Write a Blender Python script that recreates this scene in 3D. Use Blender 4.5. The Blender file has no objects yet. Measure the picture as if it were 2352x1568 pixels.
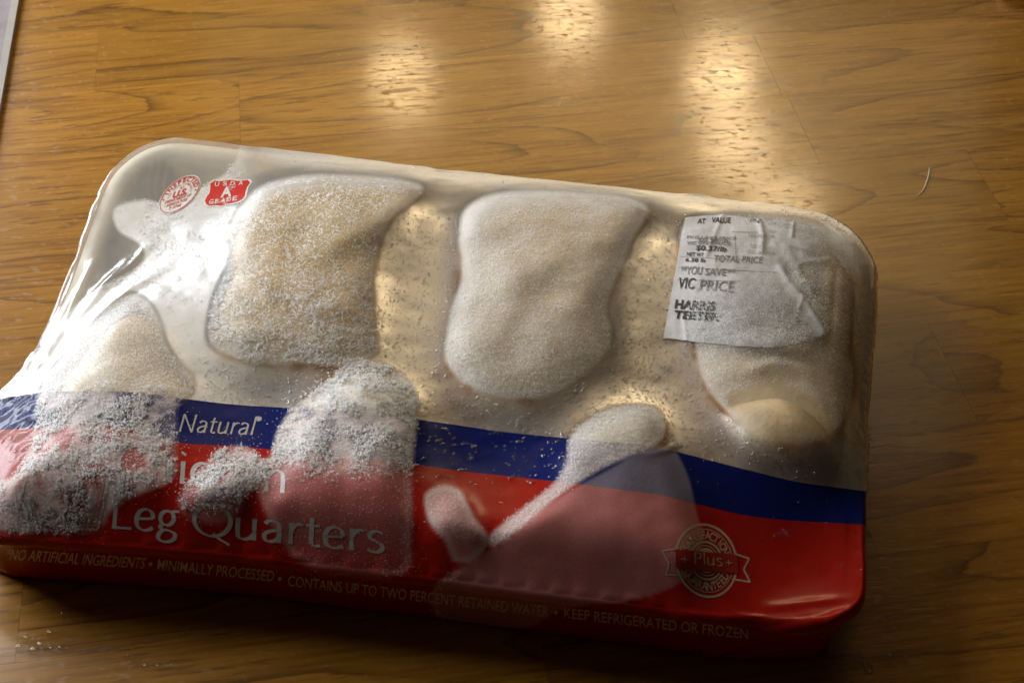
import bpy, bmesh, math, random
import numpy as np
from mathutils import Vector, Matrix
from mathutils.bvhtree import BVHTree

random.seed(7); RNG = np.random.default_rng(7)
S = bpy.context.scene
COL = S.collection

# ------------------------------------------------------------------ camera
PW, PH = 2352.0, 1568.0                      # pixel frame the photograph was measured in
LENS, SENS, PITCH, CH = 32.0, 22.7, math.radians(45), 0.50
FPX = LENS / SENS * PW
cam = bpy.data.cameras.new('camera'); camo = bpy.data.objects.new('camera', cam); COL.objects.link(camo)
camo.location = (0, 0, CH); camo.rotation_euler = (math.pi/2 - PITCH, 0, 0)
cam.lens = LENS; cam.sensor_width = SENS; cam.clip_start = .01; cam.clip_end = 50
cam.dof.use_dof = True; cam.dof.focus_distance = .66; cam.dof.aperture_fstop = 13.0
S.camera = camo

# ------------------------------------------------------------------ world and lamps
w = bpy.data.worlds.new('World'); S.world = w; w.use_nodes = True
bg = w.node_tree.nodes['Background']; bg.inputs[0].default_value = (1.0, .80, .58, 1); bg.inputs[1].default_value = .020

def lamp(name, kind, loc, power, color, target=None, **kw):
    l = bpy.data.lights.new(name, kind); l.energy = power; l.color = color
    for k, v in kw.items(): setattr(l, k, v)
    o = bpy.data.objects.new(name, l); COL.objects.link(o); o.location = loc
    if target is not None:
        o.rotation_euler = (Vector(target) - Vector(loc)).to_track_quat('-Z', 'Y').to_euler()
    return o
# daylight from a window behind and to the left of the table
lamp('window_light', 'AREA', (-.92, 1.12, .315), 12.5, (.88, .94, 1.0), (-.12, .48, .04), shape='RECTANGLE', size=.80, size_y=.22)
# unseen soft fill light added above and to the left of the tray
lamp('soft_fill_light', 'AREA', (-.68, .72, .60), 4.8, (1.0, .96, .90), (-.12, .48, .04), shape='RECTANGLE', size=.42, size_y=.36)
# unseen warm area light added behind the bulbs for a broad glow
lamp('warm_glow_light', 'AREA', (.12, 1.85, 1.10), 3.2, (1.0, .74, .42), (.05, .5, .03), shape='RECTANGLE', size=1.3, size_y=.75)
# warm bulbs of a hanging lamp, mirrored by the table top
BULBS = [((1310, 35), 1.0), ((925, 185), .8), ((1655, 175), 1.0), ((1690, 345), .75), ((1800, 490), .7)]
S.view_settings.view_transform = 'Standard'; S.view_settings.look = 'None'
S.view_settings.exposure = 0; S.view_settings.gamma = 1
S.render.engine = 'CYCLES'
cy = S.cycles
cy.max_bounces = 6; cy.diffuse_bounces = 2; cy.glossy_bounces = 2; cy.transmission_bounces = 4; cy.transparent_max_bounces = 10
cy.caustics_reflective = False; cy.caustics_refractive = False; cy.sample_clamp_indirect = 4; cy.blur_glossy = .5
cy.use_denoising = True; cy.use_adaptive_sampling = True; cy.adaptive_threshold = .03

# ------------------------------------------------------------------ pixel <-> place
CP, SP = math.cos(PITCH), math.sin(PITCH)
def ray(px, py):
    x = (px - PW/2)/FPX; y = -(py - PH/2)/FPX
    return Vector((x, CP + y*SP, -SP + y*CP))
def at(px, py, z):
    d = ray(px, py); t = (z - CH)/d.z
    return Vector((d.x*t, d.y*t, z))
def at2(pts, z): return np.array([at(p[0], p[1], z)[:2] for p in pts])
def to_px(P):
    P = np.asarray(P, float); X, Y, Z = P[..., 0], P[..., 1], P[..., 2] - CH
    dep = Y*CP - Z*SP; up = Y*SP + Z*CP
    return PW/2 + X/dep*FPX, PH/2 - up/dep*FPX

for i, (p, k) in enumerate(BULBS):
    q = at(p[0], p[1], 0); d = (q - Vector((0, 0, CH))).normalized(); d.z = -d.z
    t = .80/d.z
    lamp('hanging_bulb', 'POINT', q + d*t, 2.9*k, (1.0, .74, .40), shadow_soft_size=.052)

# ------------------------------------------------------------------ numeric helpers
def catmull(pts, n=8, closed=False):
    P = [np.array(p, float) for p in pts]; out = []; m = len(P)
    for i in range(m if closed else m - 1):
        if closed: a, b, c, d = P[(i-1) % m], P[i], P[(i+1) % m], P[(i+2) % m]
        else: a, b, c, d = P[max(i-1, 0)], P[i], P[i+1], P[min(i+2, m-1)]
        for k in range(n):
            t = k/n
            out.append(.5*((2*b) + (c-a)*t + (2*a-5*b+4*c-d)*t*t + (3*b-a-3*c+d)*t**3))
    if not closed: out.append(P[-1])
    return np.array(out)
def resample(P, n, closed=True):
    P = np.asarray(P, float)
    Q = np.vstack([P, P[:1]]) if closed else P
    L = np.r_[0, np.cumsum(np.linalg.norm(np.diff(Q, axis=0), axis=1))]
    t = np.linspace(0, L[-1], n, endpoint=not closed)
    return np.stack([np.interp(t, L, Q[:, k]) for k in range(Q.shape[1])], 1)
def sdist(px, py, poly):
    """signed distance to a polygon, positive inside"""
    poly = np.asarray(poly, float); x, y = np.ravel(px), np.ravel(py)
    d = np.full(x.shape, 1e18); ins = np.zeros(x.shape, bool); n = len(poly)
    for i in range(n):
        a, b = poly[i], poly[(i+1) % n]; e = b - a
        wx, wy = x - a[0], y - a[1]
        t = np.clip((wx*e[0] + wy*e[1])/max(e @ e, 1e-12), 0, 1)
        d = np.minimum(d, (wx - e[0]*t)**2 + (wy - e[1]*t)**2)
        c = ((a[1] > y) != (b[1] > y))
        with np.errstate(divide='ignore', invalid='ignore'):
            xi = a[0] + (y - a[1])*(b[0]-a[0])/(b[1]-a[1] if b[1] != a[1] else 1e-12)
        ins ^= c & (x < xi)
    d = np.sqrt(d)
    return np.where(ins, d, -d).reshape(np.shape(px))
def ldist(px, py, line):
    """distance to a polyline and position along it (0..1)"""
    line = np.asarray(line, float); d = np.full(np.shape(px), 1e18); s = np.zeros(np.shape(px)); n = len(line) - 1
    for i in range(n):
        a, b = line[i], line[i+1]; e = b - a
        t = np.clip(((px-a[0])*e[0] + (py-a[1])*e[1])/max(e @ e, 1e-12), 0, 1)
        q = np.hypot(px - a[0] - e[0]*t, py - a[1] - e[1]*t)
        s = np.where(q < d, (i + t)/n, s); d = np.minimum(d, q)
    return d, s
_perm = RNG.random((64, 64))
def vnoise(x, y):
    xi, yi = np.floor(x).astype(int), np.floor(y).astype(int); fx, fy = x - xi, y - yi
    fx, fy = fx*fx*(3-2*fx), fy*fy*(3-2*fy)
    g = lambda i, j: _perm[i % 64, j % 64]
    return (g(xi, yi)*(1-fx) + g(xi+1, yi)*fx)*(1-fy) + (g(xi, yi+1)*(1-fx) + g(xi+1, yi+1)*fx)*fy
def fbm(x, y, o=4):
    r = 0; a = .5
    for k in range(o): r = r + a*vnoise(x*2**k + 17*k, y*2**k + 31*k); a *= .5
    return r/(1 - .5**o)
def sm(a, b, x):
    t = np.clip((x - a)/(b - a), 0, 1); return t*t*(3-2*t)

# ------------------------------------------------------------------ materials
class NT:
    def __init__(s, name):
        s.m = bpy.data.materials.new(name); s.m.use_nodes = True; s.t = s.m.node_tree
        s.t.nodes.clear(); s.o = s.n('ShaderNodeOutputMaterial')
    def n(s, typ, **kw):
        nd = s.t.nodes.new(typ)
        for k, v in kw.items():
            if k.startswith('i_'):
                key = k[2:]; key = int(key) if key.isdigit() else key.replace('_', ' ')
                s.set(nd, key, v)
            else: setattr(nd, k, v)
        return nd
    def set(s, nd, key, v):
        sock = nd.inputs[key]
        if hasattr(v, 'is_output'): s.t.links.new(v, sock)
        elif hasattr(v, 'outputs'): s.t.links.new(v.outputs[0], sock)
        else: sock.default_value = v
    def math(s, op, a, b=None, c=None, clamp=False):
        nd = s.n('ShaderNodeMath', operation=op); nd.use_clamp = clamp
        for i, v in enumerate((a, b, c)):
            if v is not None: s.set(nd, i, v)
        return nd.outputs[0]
    def mix(s, f, a, b):
        nd = s.n('ShaderNodeMix', data_type='RGBA'); s.set(nd, 0, f)
        for k, v in ((6, a), (7, b)):
            if isinstance(v, tuple) and len(v) == 3: v = v + (1,)
            s.set(nd, k, v)
        return nd.outputs[2]
    def smix(s, f, a, b):
        nd = s.n('ShaderNodeMixShader'); s.set(nd, 0, f); s.set(nd, 1, a); s.set(nd, 2, b); return nd.outputs[0]
    def noise(s, vec, scale, detail=3, rough=.55, dist=0):
        nd = s.n('ShaderNodeTexNoise'); nd.inputs['Scale'].default_value = scale; nd.inputs['Detail'].default_value = detail
        nd.inputs['Roughness'].default_value = rough; nd.inputs['Distortion'].default_value = dist
        if vec is not None: s.set(nd, 'Vector', vec)
        return nd.outputs['Fac']
    def ramp(s, f, stops):
        nd = s.n('ShaderNodeValToRGB'); s.set(nd, 0, f); e = nd.color_ramp.elements
        while len(e) < len(stops): e.new(.5)
        for q, (p, c) in zip(e, stops): q.position = p; q.color = c if len(c) == 4 else c + (1,)
        return nd.outputs[0]
    def mapr(s, f, a, b, c=0., d=1.):
        nd = s.n('ShaderNodeMapRange'); s.set(nd, 0, f)
        for i, v in enumerate((a, b, c, d)): s.set(nd, i+1, v)
        return nd.outputs[0]
    def mapping(s, vec, scale=(1, 1, 1), rot=(0, 0, 0), loc=(0, 0, 0)):
        nd = s.n('ShaderNodeMapping'); s.set(nd, 'Vector', vec)
        nd.inputs['Scale'].default_value = scale; nd.inputs['Rotation'].default_value = rot; s.set(nd, 'Location', loc)
        return nd.outputs[0]
    def bump(s, h, strength=.3, dist=.001, normal=None):
        nd = s.n('ShaderNodeBump'); s.set(nd, 'Height', h); nd.inputs['Strength'].default_value = strength
        nd.inputs['Distance'].default_value = dist
        if normal is not None: s.set(nd, 'Normal', normal)
        return nd.outputs[0]
    def schlick(s, f0=.04, normal=None):
        lw = s.n('ShaderNodeLayerWeight'); lw.inputs[0].default_value = .5
        if normal is not None: s.set(lw, 'Normal', normal)
        return s.math('MULTIPLY_ADD', s.math('POWER', lw.outputs['Facing'], 5.0), 1 - f0, f0)
    def principled(s, **kw):
        nd = s.n('ShaderNodeBsdfPrincipled')
        for k, v in kw.items():
            if isinstance(v, tuple) and len(v) == 3: v = v + (1,)
            s.set(nd, k.replace('_', ' '), v)
        return nd
    def out(s, sh): s.set(s.o, 0, sh); return s.m

PANG = math.radians(8.5)
def wood_material():
    t = NT('wood_laminate')
    geo = t.n('ShaderNodeNewGeometry').outputs['Position']
    rnd = t.n('ShaderNodeObjectInfo').outputs['Random']
    comb = t.n('ShaderNodeCombineXYZ'); t.set(comb, 0, t.math('MULTIPLY', rnd, 7.3)); t.set(comb, 1, t.math('MULTIPLY', rnd, 3.1)); t.set(comb, 2, t.math('MULTIPLY', rnd, 11.0))
    P = t.mapping(geo, rot=(0, 0, -PANG))
    P = t.n('ShaderNodeVectorMath', operation='ADD', i_0=P, i_1=comb).outputs[0]
    wob = t.noise(t.mapping(P, (9, 9, 1)), 1, 2)
    # growth-ring figure: contour lines of a stretched field
    fld = t.noise(t.mapping(P, (2.0, 12, 1)), 1.0, 1.5, .4, .25)
    ph = t.math('ADD', t.math('MULTIPLY', fld, 15), t.math('MULTIPLY', t.noise(t.mapping(P, (14, 120, 1)), 1, 3), .40))
    fr = t.math('FRACT', ph)
    ring = t.math('POWER', fr, 9.0)
    fall = t.mapr(fr, .97, 1.0, 1, 0)
    ring = t.math('MULTIPLY', ring, fall)
    brk = t.mapr(t.noise(t.mapping(P, (10, 40, 1)), 1, 3), .30, .52)
    ring = t.math('MULTIPLY', ring, brk)
    # fine pores, long thin dashes
    pores = t.mapr(t.noise(t.mapping(P, (42, 430, 1)), 1, 3, .6), .56, .66)
    pmask = t.mapr(t.noise(t.mapping(P, (3, 14, 1)), 1, 2), .38, .62, .25, 1)
    pores = t.math('MULTIPLY', pores, pmask)
    streak = t.math('ADD', t.math('MULTIPLY', t.noise(t.mapping(P, (6, 95, 1)), 1, 4, .6), .38), t.math('MULTIPLY', t.noise(t.mapping(P, (24, 430, 1)), 1, 3, .6), .62))
    tone = t.noise(t.mapping(P, (3.5, 9, 1)), 1, 2)
    c = t.ramp(streak, [(.36, (.205, .084, .007)), (.49, (.325, .146, .014)), (.63, (.395, .188, .023))])
    c = t.mix(t.mapr(tone, .35, .7, 0, .40), c, (.265, .125, .015))
    c = t.mix(t.math('MULTIPLY', ring, .95), c, (.075, .024, .003))
    c = t.mix(t.math('MULTIPLY', pores, .60), c, (.075, .026, .004))
    hue = t.n('ShaderNodeHueSaturation', i_Color=c); t.set(hue, 'Value', t.mapr(rnd, 0, 1, .88, 1.10))
    # scuffs and scratches in the clear coat
    def scratches(ang, sc, thr):
        v = t.n('ShaderNodeTexNoise'); t.set(v, 'Vector', t.mapping(geo, (sc, sc*42, 1), (0, 0, ang))); v.inputs['Scale'].default_value = 1; v.inputs['Detail'].default_value = 2
        return t.mapr(v.outputs['Fac'], thr, thr + .05)
    sc = None
    for k, (a, q) in enumerate(((.35, 26), (1.3, 30), (2.4, 22))):
        x = scratches(a, q, .665); sc = x if sc is None else t.math('MAXIMUM', sc, x)
    dent = t.noise(t.mapping(geo, (160, 300, 1), (0, 0, -PANG)), 1, 3, .7)
    spk = t.mapr(t.noise(t.mapping(geo, (150, 330, 1), (0, 0, -PANG)), 1, 3), .58, .66)
    h = t.math('ADD', t.math('MULTIPLY', sc, -.22), t.math('MULTIPLY', dent, .10))
    h = t.math('SUBTRACT', h, t.math('MULTIPLY', pores, .22))
    b = t.bump(h, .14, .0005)
    rough = t.math('ADD', t.mapr(t.noise(t.mapping(geo, (30, 30, 1)), 1, 4, .7), .3, .7, .09, .16), t.math('ADD', t.math('MULTIPLY', t.math('ADD', pores, sc), .07), t.math('MULTIPLY', spk, .30)))
    p = t.principled(Base_Color=hue.outputs[0], Roughness=.33, Normal=b)
    p.inputs['Specular IOR Level'].default_value = .20
    p.inputs['Coat Weight'].default_value = .70; p.inputs['Coat IOR'].default_value = 1.45; t.set(p, 'Coat Roughness', rough); t.set(p, 'Coat Normal', b)
    return t.out(p)

def film_nodes(t):
    at_ = t.n('ShaderNodeAttribute', attribute_name='cover')
    sep = t.n('ShaderNodeSeparateColor', i_0=at_.outputs['Color'])
    return sep.outputs[0], sep.outputs[1], sep.outputs[2], at_.outputs['Alpha']      # white cover, roughness, micro drops, meat juice
def film_bump(t, micro):
    geo = t.n('ShaderNodeNewGeometry').outputs['Position']
    v = t.n('ShaderNodeTexVoronoi', feature='SMOOTH_F1'); t.set(v, 'Vector', geo); v.inputs['Scale'].default_value = 1150
    h = t.math('MULTIPLY', t.mapr(v.outputs['Distance'], .0, .55, 1, 0), micro)
    wv = t.noise(t.mapping(geo, (60, 90, 60)), 1, 3)
    b = t.bump(wv, .05, .0012)
    return t.bump(h, .10, .0002, b), geo
def clear_film_material():
    t = NT('clear_shrink_film'); cov, rgh, mic, jui = film_nodes(t)
    nrm, geo = film_bump(t, mic)
    grain = t.noise(geo, 1400, 3, .7)
    c = t.math('MULTIPLY', cov, t.mapr(grain, .3, .7, .90, 1.08), clamp=True)
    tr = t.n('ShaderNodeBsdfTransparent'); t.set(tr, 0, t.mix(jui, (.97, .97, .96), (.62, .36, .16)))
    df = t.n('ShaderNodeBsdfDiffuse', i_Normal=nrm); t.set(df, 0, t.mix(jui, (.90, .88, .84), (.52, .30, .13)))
    tl = t.n('ShaderNodeBsdfTranslucent'); tl.inputs[0].default_value = (.90, .88, .84, 1)
    body = t.smix(c, tr, t.smix(.15, df, tl))
    gl = t.n('ShaderNodeBsdfGlossy', i_Roughness=rgh, i_Normal=nrm); gl.inputs[0].default_value = (1, 1, 1, 1)
    k = t.math('MULTIPLY', t.schlick(.045, nrm), t.mapr(mic, 0, 1, 1.15, 5.0), clamp=True)
    return t.out(t.smix(k, body, gl))
def print_material(name, col, spec=.15):
    t = NT(name); cov, rgh, mic, jui = film_nodes(t)
    nrm, geo = film_bump(t, mic)
    grain = t.noise(geo, 1500, 3, .7)
    c = t.math('MULTIPLY', cov, t.mapr(grain, .3, .7, .7, 1.2), clamp=True)
    var = t.noise(geo, 55, 3)
    ink = t.mix(t.mapr(var, .3, .7, 0, .35), col, tuple(x*.8 for x in col))
    p = t.principled(Base_Color=t.mix(c, ink, (.80, .71, .68)), Roughness=rgh, Normal=nrm)
    p.inputs['Specular IOR Level'].default_value = spec
    return t.out(p)
def letter_material(name, col, rough=.35, alpha=1.0):
    t = NT(name)
    geo = t.n('ShaderNodeNewGeometry').outputs['Position']
    n = t.noise(geo, 900, 2)
    p = t.principled(Base_Color=t.mix(t.mapr(n, .3, .7, 0, .5), col, tuple(x*.75 for x in col)), Roughness=rough)
    if alpha < 1:
        p.inputs['Alpha'].default_value = alpha
    return t.out(p)
def skin_material(name='chicken_skin', k=(1, 1, 1)):
    t = NT(name)
    P = t.n('ShaderNodeNewGeometry').outputs['Position']
    a = t.noise(P, 45, 4); b = t.noise(P, 260, 3)
    c = t.ramp(a, [(.3, tuple(a_*b_ for a_, b_ in zip((.58, .40, .17), k))), (.5, tuple(a_*b_ for a_, b_ in zip((.68, .52, .29), k))), (.7, tuple(a_*b_ for a_, b_ in zip((.75, .62, .42), k)))])
    c = t.mix(t.mapr(b, .5, .75, 0, .5), c, (.52, .30, .09))
    c = t.mix(t.math('MULTIPLY', t.n('ShaderNodeAttribute', attribute_name='flesh').outputs['Fac'], .8), c, (.42, .17, .06))
    v = t.n('ShaderNodeTexVoronoi', i_Vector=P); v.inputs['Scale'].default_value = 420
    h = t.math('ADD', b, t.mapr(v.outputs['Distance'], 0, .6, .5, 0))
    p = t.principled(Base_Color=c, Roughness=.5, Normal=t.bump(h, .25, .0006))
    return t.out(p)
def plain(name, col, rough=.6, spec=.4, nscale=None, amt=.15, bump=0):
    t = NT(name); P = t.n('ShaderNodeNewGeometry').outputs['Position']
    c = col + (1,)
    kw = {}
    if nscale:
        n = t.noise(P, nscale, 4)
        c = t.mix(t.mapr(n, .3, .7), tuple(x*(1-amt) for x in col), tuple(min(1, x*(1+amt)) for x in col))
        if bump: kw['Normal'] = t.bump(n, bump, .0008)
    p = t.principled(Base_Color=c, Roughness=rough, **kw); p.inputs['Specular IOR Level'].default_value = spec
    return t.out(p)
def frost_material():
    t = NT('frost_crystals')
    df = t.n('ShaderNodeBsdfDiffuse'); df.inputs[0].default_value = (.93, .94, .95, 1)
    tl = t.n('ShaderNodeBsdfTranslucent'); tl.inputs[0].default_value = (.93, .94, .95, 1)
    gl = t.n('ShaderNodeBsdfGlossy'); gl.inputs['Roughness'].default_value = .25
    return t.out(t.smix(.025, t.smix(.18, df, tl), gl))
def water_material(name, refr, spec=1.5):
    t = NT(name)
    g = t.n('ShaderNodeBsdfRefraction'); g.inputs['IOR'].default_value = 1.33; g.inputs['Roughness'].default_value = 0
    tr = t.n('ShaderNodeBsdfTransparent')
    gl = t.n('ShaderNodeBsdfGlossy'); gl.inputs['Roughness'].default_value = .06
    return t.out(t.smix(t.math('MULTIPLY', t.schlick(.035), spec, clamp=True), t.smix(refr, tr, g), gl))

def paper_material():
    t = NT('label_paper'); P = t.n('ShaderNodeNewGeometry').outputs['Position']
    at_ = t.n('ShaderNodeAttribute', attribute_name='wet')
    n = t.noise(P, 240, 4); n2 = t.noise(P, 700, 3, .7)
    c = t.mix(t.mapr(n, .3, .7), (.58, .57, .565), (.66, .65, .645))
    p = t.principled(Base_Color=c, Roughness=.65, Normal=t.bump(n, .15, .0008)); p.inputs['Specular IOR Level'].default_value = .25
    tr = t.n('ShaderNodeBsdfTransparent')
    k = t.math('MULTIPLY', at_.outputs['Fac'], t.mapr(n2, .3, .7, .75, 1.15), clamp=True)
    return t.out(t.smix(k, p, tr))
M = dict(wood=wood_material(), film=clear_film_material(),
         blue=print_material('blue_print', (.006, .012, .105)), red=print_material('red_print', (.33, .011, .006)),
         skin=skin_material(), yellow=skin_material('yellow_skin', (.86, .78, .58)), foam=plain('foam_tray', (.70, .63, .50), .55, .3, 260, .04, .12),
         bone=plain('bone_end', (.70, .50, .36), .5, .4, 180, .25, .4),
         letter=letter_material('letter_print', (.46, .43, .42), .35), smallprint=letter_material('small_print', (.66, .60, .58), .4),
         seal=letter_material('seal_print', (.46, .36, .25), .4), sealred=letter_material('seal_red', (.52, .05, .03), .4),
         shield=letter_material('shield_red', (.55, .022, .014), .35), sealwhite=letter_material('seal_white', (.66, .62, .57), .5),
         paper=paper_material(), ink=letter_material('label_ink', (.035, .034, .034), .6),
         fadedink=letter_material('faded_ink', (.22, .22, .215), .6), paleink=letter_material('pale_ink', (.42, .42, .41), .6),
         frost=frost_material(), water=water_material('water', .24, 2.6), bead=water_material('water_bead', .12, .7),
         trim=plain('grey_trim', (.22, .19, .20), .5, .2, 60, .2), trimlight=plain('pale_trim', (.30, .27, .24), .5, .2, 60, .1),
         pink=plain('pink_soft', (.55, .25, .24), .6, .3, 60, .15), hair=plain('pale_fibre', (.66, .55, .36), .5, .4, 300, .03),
         bandred=letter_material('banner_red', (.30, .014, .008), .4))

# ------------------------------------------------------------------ object helpers
def link(name, me, mat, parent=None, **props):
    o = bpy.data.objects.new(name, me); COL.objects.link(o)
    if mat is not None and not me.materials: me.materials.append(mat)
    if parent is not None: o.parent = parent
    for k, v in props.items(): o[k] = v
    return o
def empty(name, loc, **props):
    o = bpy.data.objects.new(name, None); COL.objects.link(o); o.location = loc; o.empty_display_size = .02
    for k, v in props.items(): o[k] = v
    return o
def mesh(name, V, F, smooth=True):
    me = bpy.data.meshes.new(name); me.from_pydata([tuple(map(float, v)) for v in V], [], [tuple(map(int, f)) for f in F])
    if smooth: me.polygons.foreach_set('use_smooth', [True]*len(me.polygons))
    me.update(); return me
def mesh_np(name, V, F, smooth=True):
    """fast mesh from arrays; F is (n,3) or (n,4)"""
    me = bpy.data.meshes.new(name); V = np.asarray(V, np.float32); F = np.asarray(F, np.int32); k = F.shape[1]
    me.vertices.add(len(V)); me.vertices.foreach_set('co', V.ravel())
    me.loops.add(F.size); me.loops.foreach_set('vertex_index', F.ravel())
    me.polygons.add(len(F)); me.polygons.foreach_set('loop_start', np.arange(0, F.size, k, dtype=np.int32))
    me.polygons.foreach_set('use_smooth', np.full(len(F), smooth))
    me.update(calc_edges=True); me.validate(); return me

# ================================================================== table top
table = empty('tabletop', (0, .5, 0), kind='structure')
ROW, V0 = .066, .608
U = np.array([math.cos(PANG), math.sin(PANG)]); Vv = np.array([-math.sin(PANG), math.cos(PANG)])
def plank(u0, u1, v0, v1):
    g = .00005; H = -.008
    u0 += g; u1 -= g; v0 += g; v1 -= g
    rings = [((u0, v0, u1, v1), H), ((u0, v0, u1, v1), 0)]
    Vs, F = [], []
    for (a, c, d, e), z in rings:
        for (p, q) in ((a, c), (d, c), (d, e), (a, e)):
            w_ = U*p + Vv*q; Vs.append((w_[0], w_[1] - .5, z))
    for k in range(4): F.append((k, (k+1) % 4, 4+(k+1) % 4, 4+k))
    F.append((4, 5, 6, 7))
    link('plank', mesh('plank', Vs, F, False), M['wood'], table)
joints = {0: [.265], -1: [-.09, .35], 1: [-.055, .262], 2: [-.14, .22], 3: [-.3, .06, .40], -2: [-.21, .16], -3: [.28, -.05], -4: [-.15, .21], -5: [.06, .40], -6: [-.2, .19]}
UMAX, UMIN = .68, -.345
for r in range(-6, 7):
    v0 = V0 + r*ROW
    js = sorted([j for j in joints.get(r, [.1 + .13*((r*7) % 3)])])
    ends = [UMIN + .0] + [j for j in js if UMIN + .05 < j < UMAX] + [UMAX]
    for a, b in zip(ends[:-1], ends[1:]): plank(a, b, v0, v0 + ROW)

# grey edging at the left end of the table
A, B = at(44, 0, 0), at(-4, 275, 0)
d = (B - A).normalized(); nrm = Vector((d.y, -d.x, 0))
if nrm.x > 0: nrm = -nrm
A2 = A - d*.35; B2 = B + d*.6

# ================================================================== package outline
RIM_Z = .040
rim_px = [(232, 440), (255, 395), (290, 360), (335, 333), (385, 320), (440, 321), (560, 335), (800, 362), (1000, 388), (1250, 413),
          (1480, 437), (1700, 462), (1850, 482), (1910, 500), (1955, 530), (1990, 575), (2003, 615), (2007, 660), (2002, 740),
          (1992, 860), (1985, 1000), (1979, 1130), (1978, 1250), (1978, 1330), (1968, 1375), (1930, 1403), (1880, 1414), (1796, 1418),
          (1625, 1405), (1462, 1381), (1267, 1356), (942, 1313), (731, 1290), (536, 1265), (351, 1249), (150, 1234), (0, 1222),
          (-60, 1213), (-105, 1190), (-125, 1140), (-110, 1070), (-62, 990), (0, 905), (55, 842), (95, 780), (128, 712), (160, 635), (192, 545)]
rim_px = catmull(rim_px, 10, True)
NA = 1200
rim = resample(at2(rim_px, RIM_Z), NA)                    # outline in table coordinates, clockwise seen from above
cen = rim.mean(0)
area2 = np.sum(rim[:, 0]*np.roll(rim[:, 1], -1) - np.roll(rim[:, 0], -1)*rim[:, 1])
tan = np.roll(rim, -1, 0) - np.roll(rim, 1, 0); tan /= np.linalg.norm(tan, axis=1)[:, None]
outn = np.stack([tan[:, 1], -tan[:, 0]], 1) * (1 if area2 > 0 else -1)

# ------------------------------------------------------------------ chicken pieces (traced contact outlines)
C1 = [(585, 435), (640, 412), (720, 400), (800, 400), (880, 405), (930, 412), (968, 425), (968, 447), (940, 472), (905, 500), (880, 540), (870, 590), (860, 640), (862, 690), (862, 740), (870, 790), (862, 815), (800, 845), (740, 842), (690, 837), (600, 838), (540, 825), (490, 800), (475, 770), (480, 720), (490, 680), (510, 630), (525, 590), (520, 540), (540, 490)]
C2 = [(1062, 490), (1090, 462), (1130, 445), (1200, 436), (1300, 437), (1400, 445), (1455, 455), (1488, 478), (1478, 515), (1455, 550), (1445, 580), (1425, 625), (1402, 680), (1395, 720), (1408, 760), (1400, 800), (1370, 840), (1330, 870), (1280, 900), (1220, 915), (1150, 915), (1090, 895), (1045, 865), (1020, 820), (1025, 760), (1035, 710), (1055, 650), (1060, 600), (1052, 550)]
C3 = [(1575, 505), (1700, 490), (1850, 503), (1930, 545), (1972, 620), (1962, 720), (1955, 800), (1962, 880), (1945, 960), (1895, 1010), (1820, 1022), (1740, 1000), (1670, 950), (1620, 890), (1600, 830), (1590, 770), (1575, 700), (1560, 600)]
C3e = [(1668, 915), (1720, 890), (1790, 882), (1850, 905), (1890, 945), (1905, 985), (1870, 1012), (1800, 1015), (1740, 1000), (1700, 965)]
C4 = [(300, 672), (345, 695), (372, 745), (385, 790), (420, 840), (445, 865), (440, 905), (405, 935), (405, 1000), (405, 1060), (385, 1105), (310, 1135), (250, 1175), (225, 1215), (150, 1225), (0, 1215), (-60, 1190), (-40, 1120), (40, 1085), (80, 1000), (90, 920), (100, 870), (150, 810), (200, 750), (250, 700)]
C6 = [(505, 1035), (550, 1025), (590, 1045), (612, 1075), (600, 1110), (565, 1135), (545, 1180), (500, 1200), (440, 1190), (410, 1150), (440, 1100), (480, 1060)]
C5 = [(740, 885), (800, 840), (850, 828), (910, 850), (950, 890), (960, 930), (952, 1000), (945, 1080), (945, 1160), (943, 1250), (940, 1305), (880, 1325), (760, 1312), (690, 1290), (640, 1230), (600, 1150), (590, 1090), (610, 1060), (630, 1030), (640, 990), (680, 930)]
C7a = [(1310, 1000), (1350, 960), (1420, 930), (1500, 930), (1525, 955), (1530, 990), (1510, 1022), (1440, 1048), (1370, 1082), (1290, 1133), (1220, 1192), (1150, 1245), (1125, 1252), (1130, 1225), (1200, 1168), (1265, 1118), (1300, 1065)]
C7b = [(1474, 1020), (1540, 1028), (1565, 1060), (1585, 1110), (1600, 1180), (1615, 1240), (1570, 1330), (1450, 1378), (1350, 1388), (1275, 1405), (1220, 1437), (1130, 1447), (1050, 1437), (1005, 1415), (990, 1375), (1008, 1335), (1068, 1298), (1125, 1262), (1200, 1205), (1300, 1133), (1380, 1088), (1450, 1048)]
C8 = [(975, 1148), (985, 1126), (1020, 1115), (1055, 1125), (1075, 1160), (1090, 1190), (1118, 1228), (1112, 1262), (1078, 1290), (1042, 1285), (1022, 1240), (987, 1200)]
C7 = [(1310, 1000), (1350, 960), (1420, 930), (1500, 930), (1535, 985), (1565, 1060), (1585, 1110), (1600, 1180), (1612, 1240), (1560, 1310), (1440, 1345), (1260, 1345), (1130, 1330), (1040, 1320), (1010, 1295), (1070, 1260), (1130, 1225), (1200, 1168), (1265, 1118), (1300, 1065)]
L1 = [(1300, 880), (1390, 800), (1420, 650), (1460, 560), (1560, 540), (1590, 770), (1640, 900), (1740, 1000), (1850, 1040), (1900, 1100), (1850, 1200), (1700, 1220), (1560, 1180), (1480, 1080), (1380, 1010)]
L2 = [(880, 800), (870, 650), (910, 520), (1000, 470), (1060, 500), (1050, 700), (1030, 830), (1000, 900), (1080, 960), (1200, 990), (1290, 1010), (1290, 1110), (1100, 1160), (980, 1120), (900, 1040), (860, 900)]
L3 = [(330, 700), (400, 770), (470, 800), (560, 850), (740, 860), (690, 960), (600, 1050), (470, 1060), (380, 1000), (300, 850)]

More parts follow.
